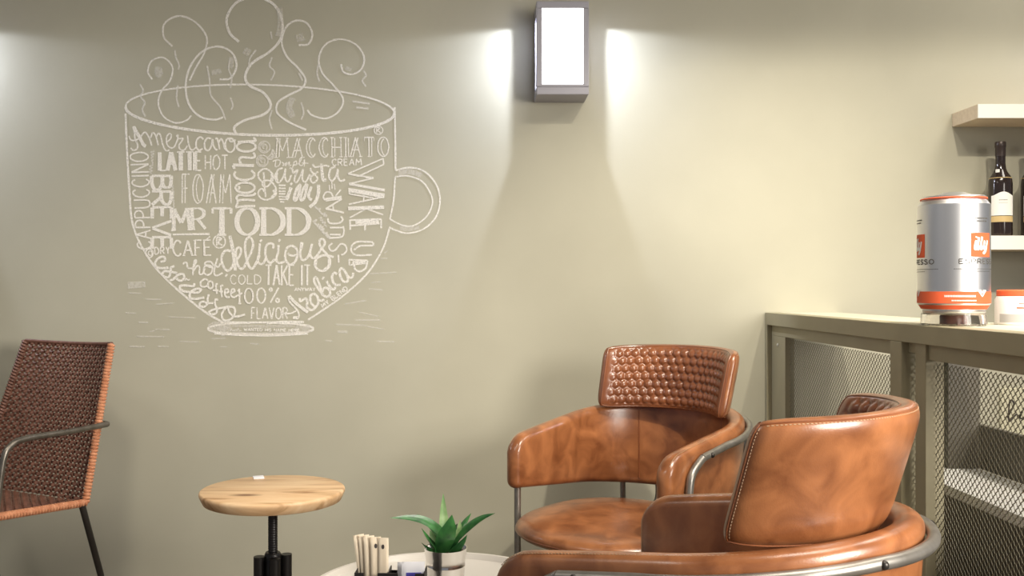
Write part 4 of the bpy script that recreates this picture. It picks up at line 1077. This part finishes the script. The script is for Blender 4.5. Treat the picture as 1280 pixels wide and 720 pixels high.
def script_illy(bm, place, cx, cz, sc, w_):
    S = [[(-.62, .30), (-.70, .05), (-.76, -.28), (-.68, -.36), (-.52, -.2)], [(-.36, .55), (-.46, .1), (-.52, -.28), (-.42, -.36), (-.26, -.15)], [(-.02, .60), (-.12, .15), (-.2, -.25), (-.1, -.36), (.08, -.15)],
         [(.30, .30), (.20, .0), (.2, -.28), (.34, -.34), (.52, -.1)], [(.66, .32), (.54, -.1), (.42, -.45), (.22, -.66), (.08, -.6)]]
    for s in S:
        P = [(cx+q.x*sc, cz+q.y*sc) for q in catmull([(a, b, 0) for a, b in s], 5)]; ribbon_fine(bm, P, w_, place)
    ribbon_fine(bm, [(cx-.60*sc, cz+.50*sc), (cx-.56*sc, cz+.60*sc)], w_*1.2, place)
for a0 in (22.2, 142.2, 262.2):
    bm = bmesh.new(); cpatch(bm, a0, -.0295, .0295, .118, .168, CR+.0005); lg = obj('logo_square', bm, M['red'], can)
    bm = bmesh.new(); script_illy(bm, cplace(a0, CR+.0009), 0, .1440, .0265, .0058); obj('logo_script', bm, M['white_ink'], lg, False)
    bm = bmesh.new(); cword(bm, a0, 'ESPRESSO', -.055, .055, .104, .0095, .0022, CR+.0008)
    obj('lettering', bm, M['grey_ink'], can, False)
    bm = bmesh.new()
    for x0, x1, z_ in ((-.020, .020, .197), (-.016, .016, .191), (-.066, .066, .0925), (-.03, .03, .0875)):
        for k in range(int((x1-x0)/.004)):
            if z_ > .1 or True: cpatch(bm, a0, x0+k*.004, x0+k*.004+(.0026 if z_ > .1 else .0034), z_, z_+(.0028 if z_ > .1 else .0011), CR+.0006, 1)
    obj('small_print', bm, M['grey_ink'], can, False)
    bm = bmesh.new()
    for pts in ([(-.012, .049), (0, .036), (.012, .049)], [(-.006, .049), (0, .043), (.006, .049)]): ribbon_fine(bm, pts, .0032, cplace(a0, CR+.0008))
    for k in range(20): cpatch(bm, a0, -.085+k*.0034, -.085+k*.0034+.0024, .0345, .0385, CR+.0008, 1)
    for k in range(16): cpatch(bm, a0, -.070+k*.0034, -.070+k*.0034+.0024, .026, .0285, CR+.0008, 1)
    obj('band_print', bm, M['white_ink'], can, False)

# white jar with an orange lid
JY = 2.10; JX = (1246-XV)/FPX*JY+.043
jar = thing('jar', 'white plastic jar with orange lid on the counter right of the coffee can', 'jar', (JX, JY, RT_))
bm = bmesh.new(); lathe(bm, [(0, 0), (.041, 0), (.043, .003), (.043, .054), (.039, .062), (.036, .063), (0, .063)], 48); obj('body', bm, M['jar_w'], jar, True, 30)
bm = bmesh.new(); lathe(bm, [(.0365, .0625), (.039, .0635), (.039, .074), (.036, .0765), (0, .0765)], 48); obj('lid', bm, M['red'], jar, True, 30)
bm = bmesh.new()
f_ = lambda x, z_: Vector((.0434*math.cos(-PI/2-.5+x/.043), .0434*math.sin(-PI/2-.5+x/.043), z_))
def jpatch(bm, x0, x1, z0, z1, off=0):
    prev = None
    for i in range(13):
        x = x0+(x1-x0)*i/12; a = bm.verts.new(f_(x, z0)*1); b = bm.verts.new(f_(x, z1))
        if off:
            for v in (a, b): v.co.x *= 1+off; v.co.y *= 1+off
        if prev: bm.faces.new((prev[0], a, b, prev[1]))
        prev = (a, b)
jpatch(bm, -.036, .05, .006, .024); obj('grey_label', bm, M['jar_g'], jar)
bm = bmesh.new(); jpatch(bm, .0, .03, .036, .039); jpatch(bm, .004, .03, .046, .0475); obj('red_print', bm, M['red'], jar)

# ------------------------------------------------------------------ wall shelves and bottles
SX0 = (1190-XV)/FPX*WALL
def shelf(zb, zt_, label):
    o = thing('wall_shelf', label, 'shelf', (SX0, WALL, zb), 0, 'wall shelves behind the bar')
    bm = bmesh.new(); box(bm, 0, 1.3, -.164, -.0005, 0, zt_-zb, .001); obj('plank', bm, M['shelf'], o, False)
    bm = bmesh.new(); box(bm, 0, 1.3, -.168, -.164, 0, zt_-zb, .0005); obj('front_edge', bm, M['shelf_edge'], o, False)
    return o
def zs_(py, Z): return CAMH-(py-YV)/FPX*Z
SFZ = WALL-.168
shelf(zs_(147.5, SFZ), zs_(130, SFZ), 'upper pale wooden shelf on the wall above the bottles')
Z2 = zs_(294.5, SFZ)
shelf(zs_(312, SFZ), Z2, 'lower pale wooden shelf on the wall, holding the dark bottles')
def make_bottle(label):
    t = thing('wine_bottle', label, 'bottle', (0, 0, 0), 0, 'dark bottles on the lower shelf')
    bm = bmesh.new(); lathe(bm, [(0, .004), (.030, 0), (.0345, .004), (.0355, .010), (.0355, .170), (.0345, .184), (.030, .196), (.021, .210), (.0165, .222), (.0148, .240), (.0148, .285), (.0, .285)], 40)
    b = obj('body', bm, M['glass_dark'], t, True, 30)
    bm = bmesh.new(); lathe(bm, [(.0153, .262), (.0155, .290), (.0165, .292), (.0165, .306), (.0150, .309), (0, .309)], 32); obj('capsule', bm, M['capsule'], t, True, 30)
    def patch(x0, x1, z0, z1, r, mat, name, top=None):
        bm = bmesh.new(); prev = None
        for i in range(25):
            x = x0+(x1-x0)*i/24; a = -PI/2+x/r; zt_ = z1+(top(i/24) if top else 0)
            p = bm.verts.new((r*math.cos(a), r*math.sin(a), z0)); q = bm.verts.new((r*math.cos(a), r*math.sin(a), zt_))
            if prev: bm.faces.new((prev[0], p, q, prev[1]))
            prev = (p, q)
        return obj(name, bm, M[mat], t)
    patch(-.047, .031, .068, .132, .0358, 'label_w', 'paper_label', lambda f: .012*math.sin(PI*f)**2)
    patch(-.047, .031, .047, .066, .0358, 'gold', 'gold_band')
    patch(-.026, -.013, .205, .218, .0222, 'label_w', 'neck_seal')
    bm = bmesh.new()
    for k, z_ in enumerate((.118, .1165, .108)):
        for j in range(6):
            a = -PI/2+(-.022+j*.0045)/.0362; a2 = a+.003/.0362
            vs = [bm.verts.new((.0362*math.cos(x), .0362*math.sin(x), zz_)) for x, zz_ in ((a, z_), (a2, z_), (a2, z_+.001), (a, z_+.001))]; bm.faces.new(vs)
    obj('label_print', bm, M['grey_ink'], t, False)
    bm = bmesh.new()
    tube(bm, [(.0325*math.cos(2*PI*i/32), .0325*math.sin(2*PI*i/32), .190) for i in range(32)], .0012, 6, closed=True); obj('shoulder_ring', bm, M['gold'], t)
    return t
bt = make_bottle('dark wine bottle with white and gold label on the lower shelf above the jar')
BY = WALL-.085
bt.location = ((1250.5-XV)/FPX*BY, BY, Z2)
b2 = copy_tree(bt); b2['label'] = 'dark bottle at the right edge of the photo, on the lower shelf'
b2.location = ((1291-XV)/FPX*BY, BY, Z2)
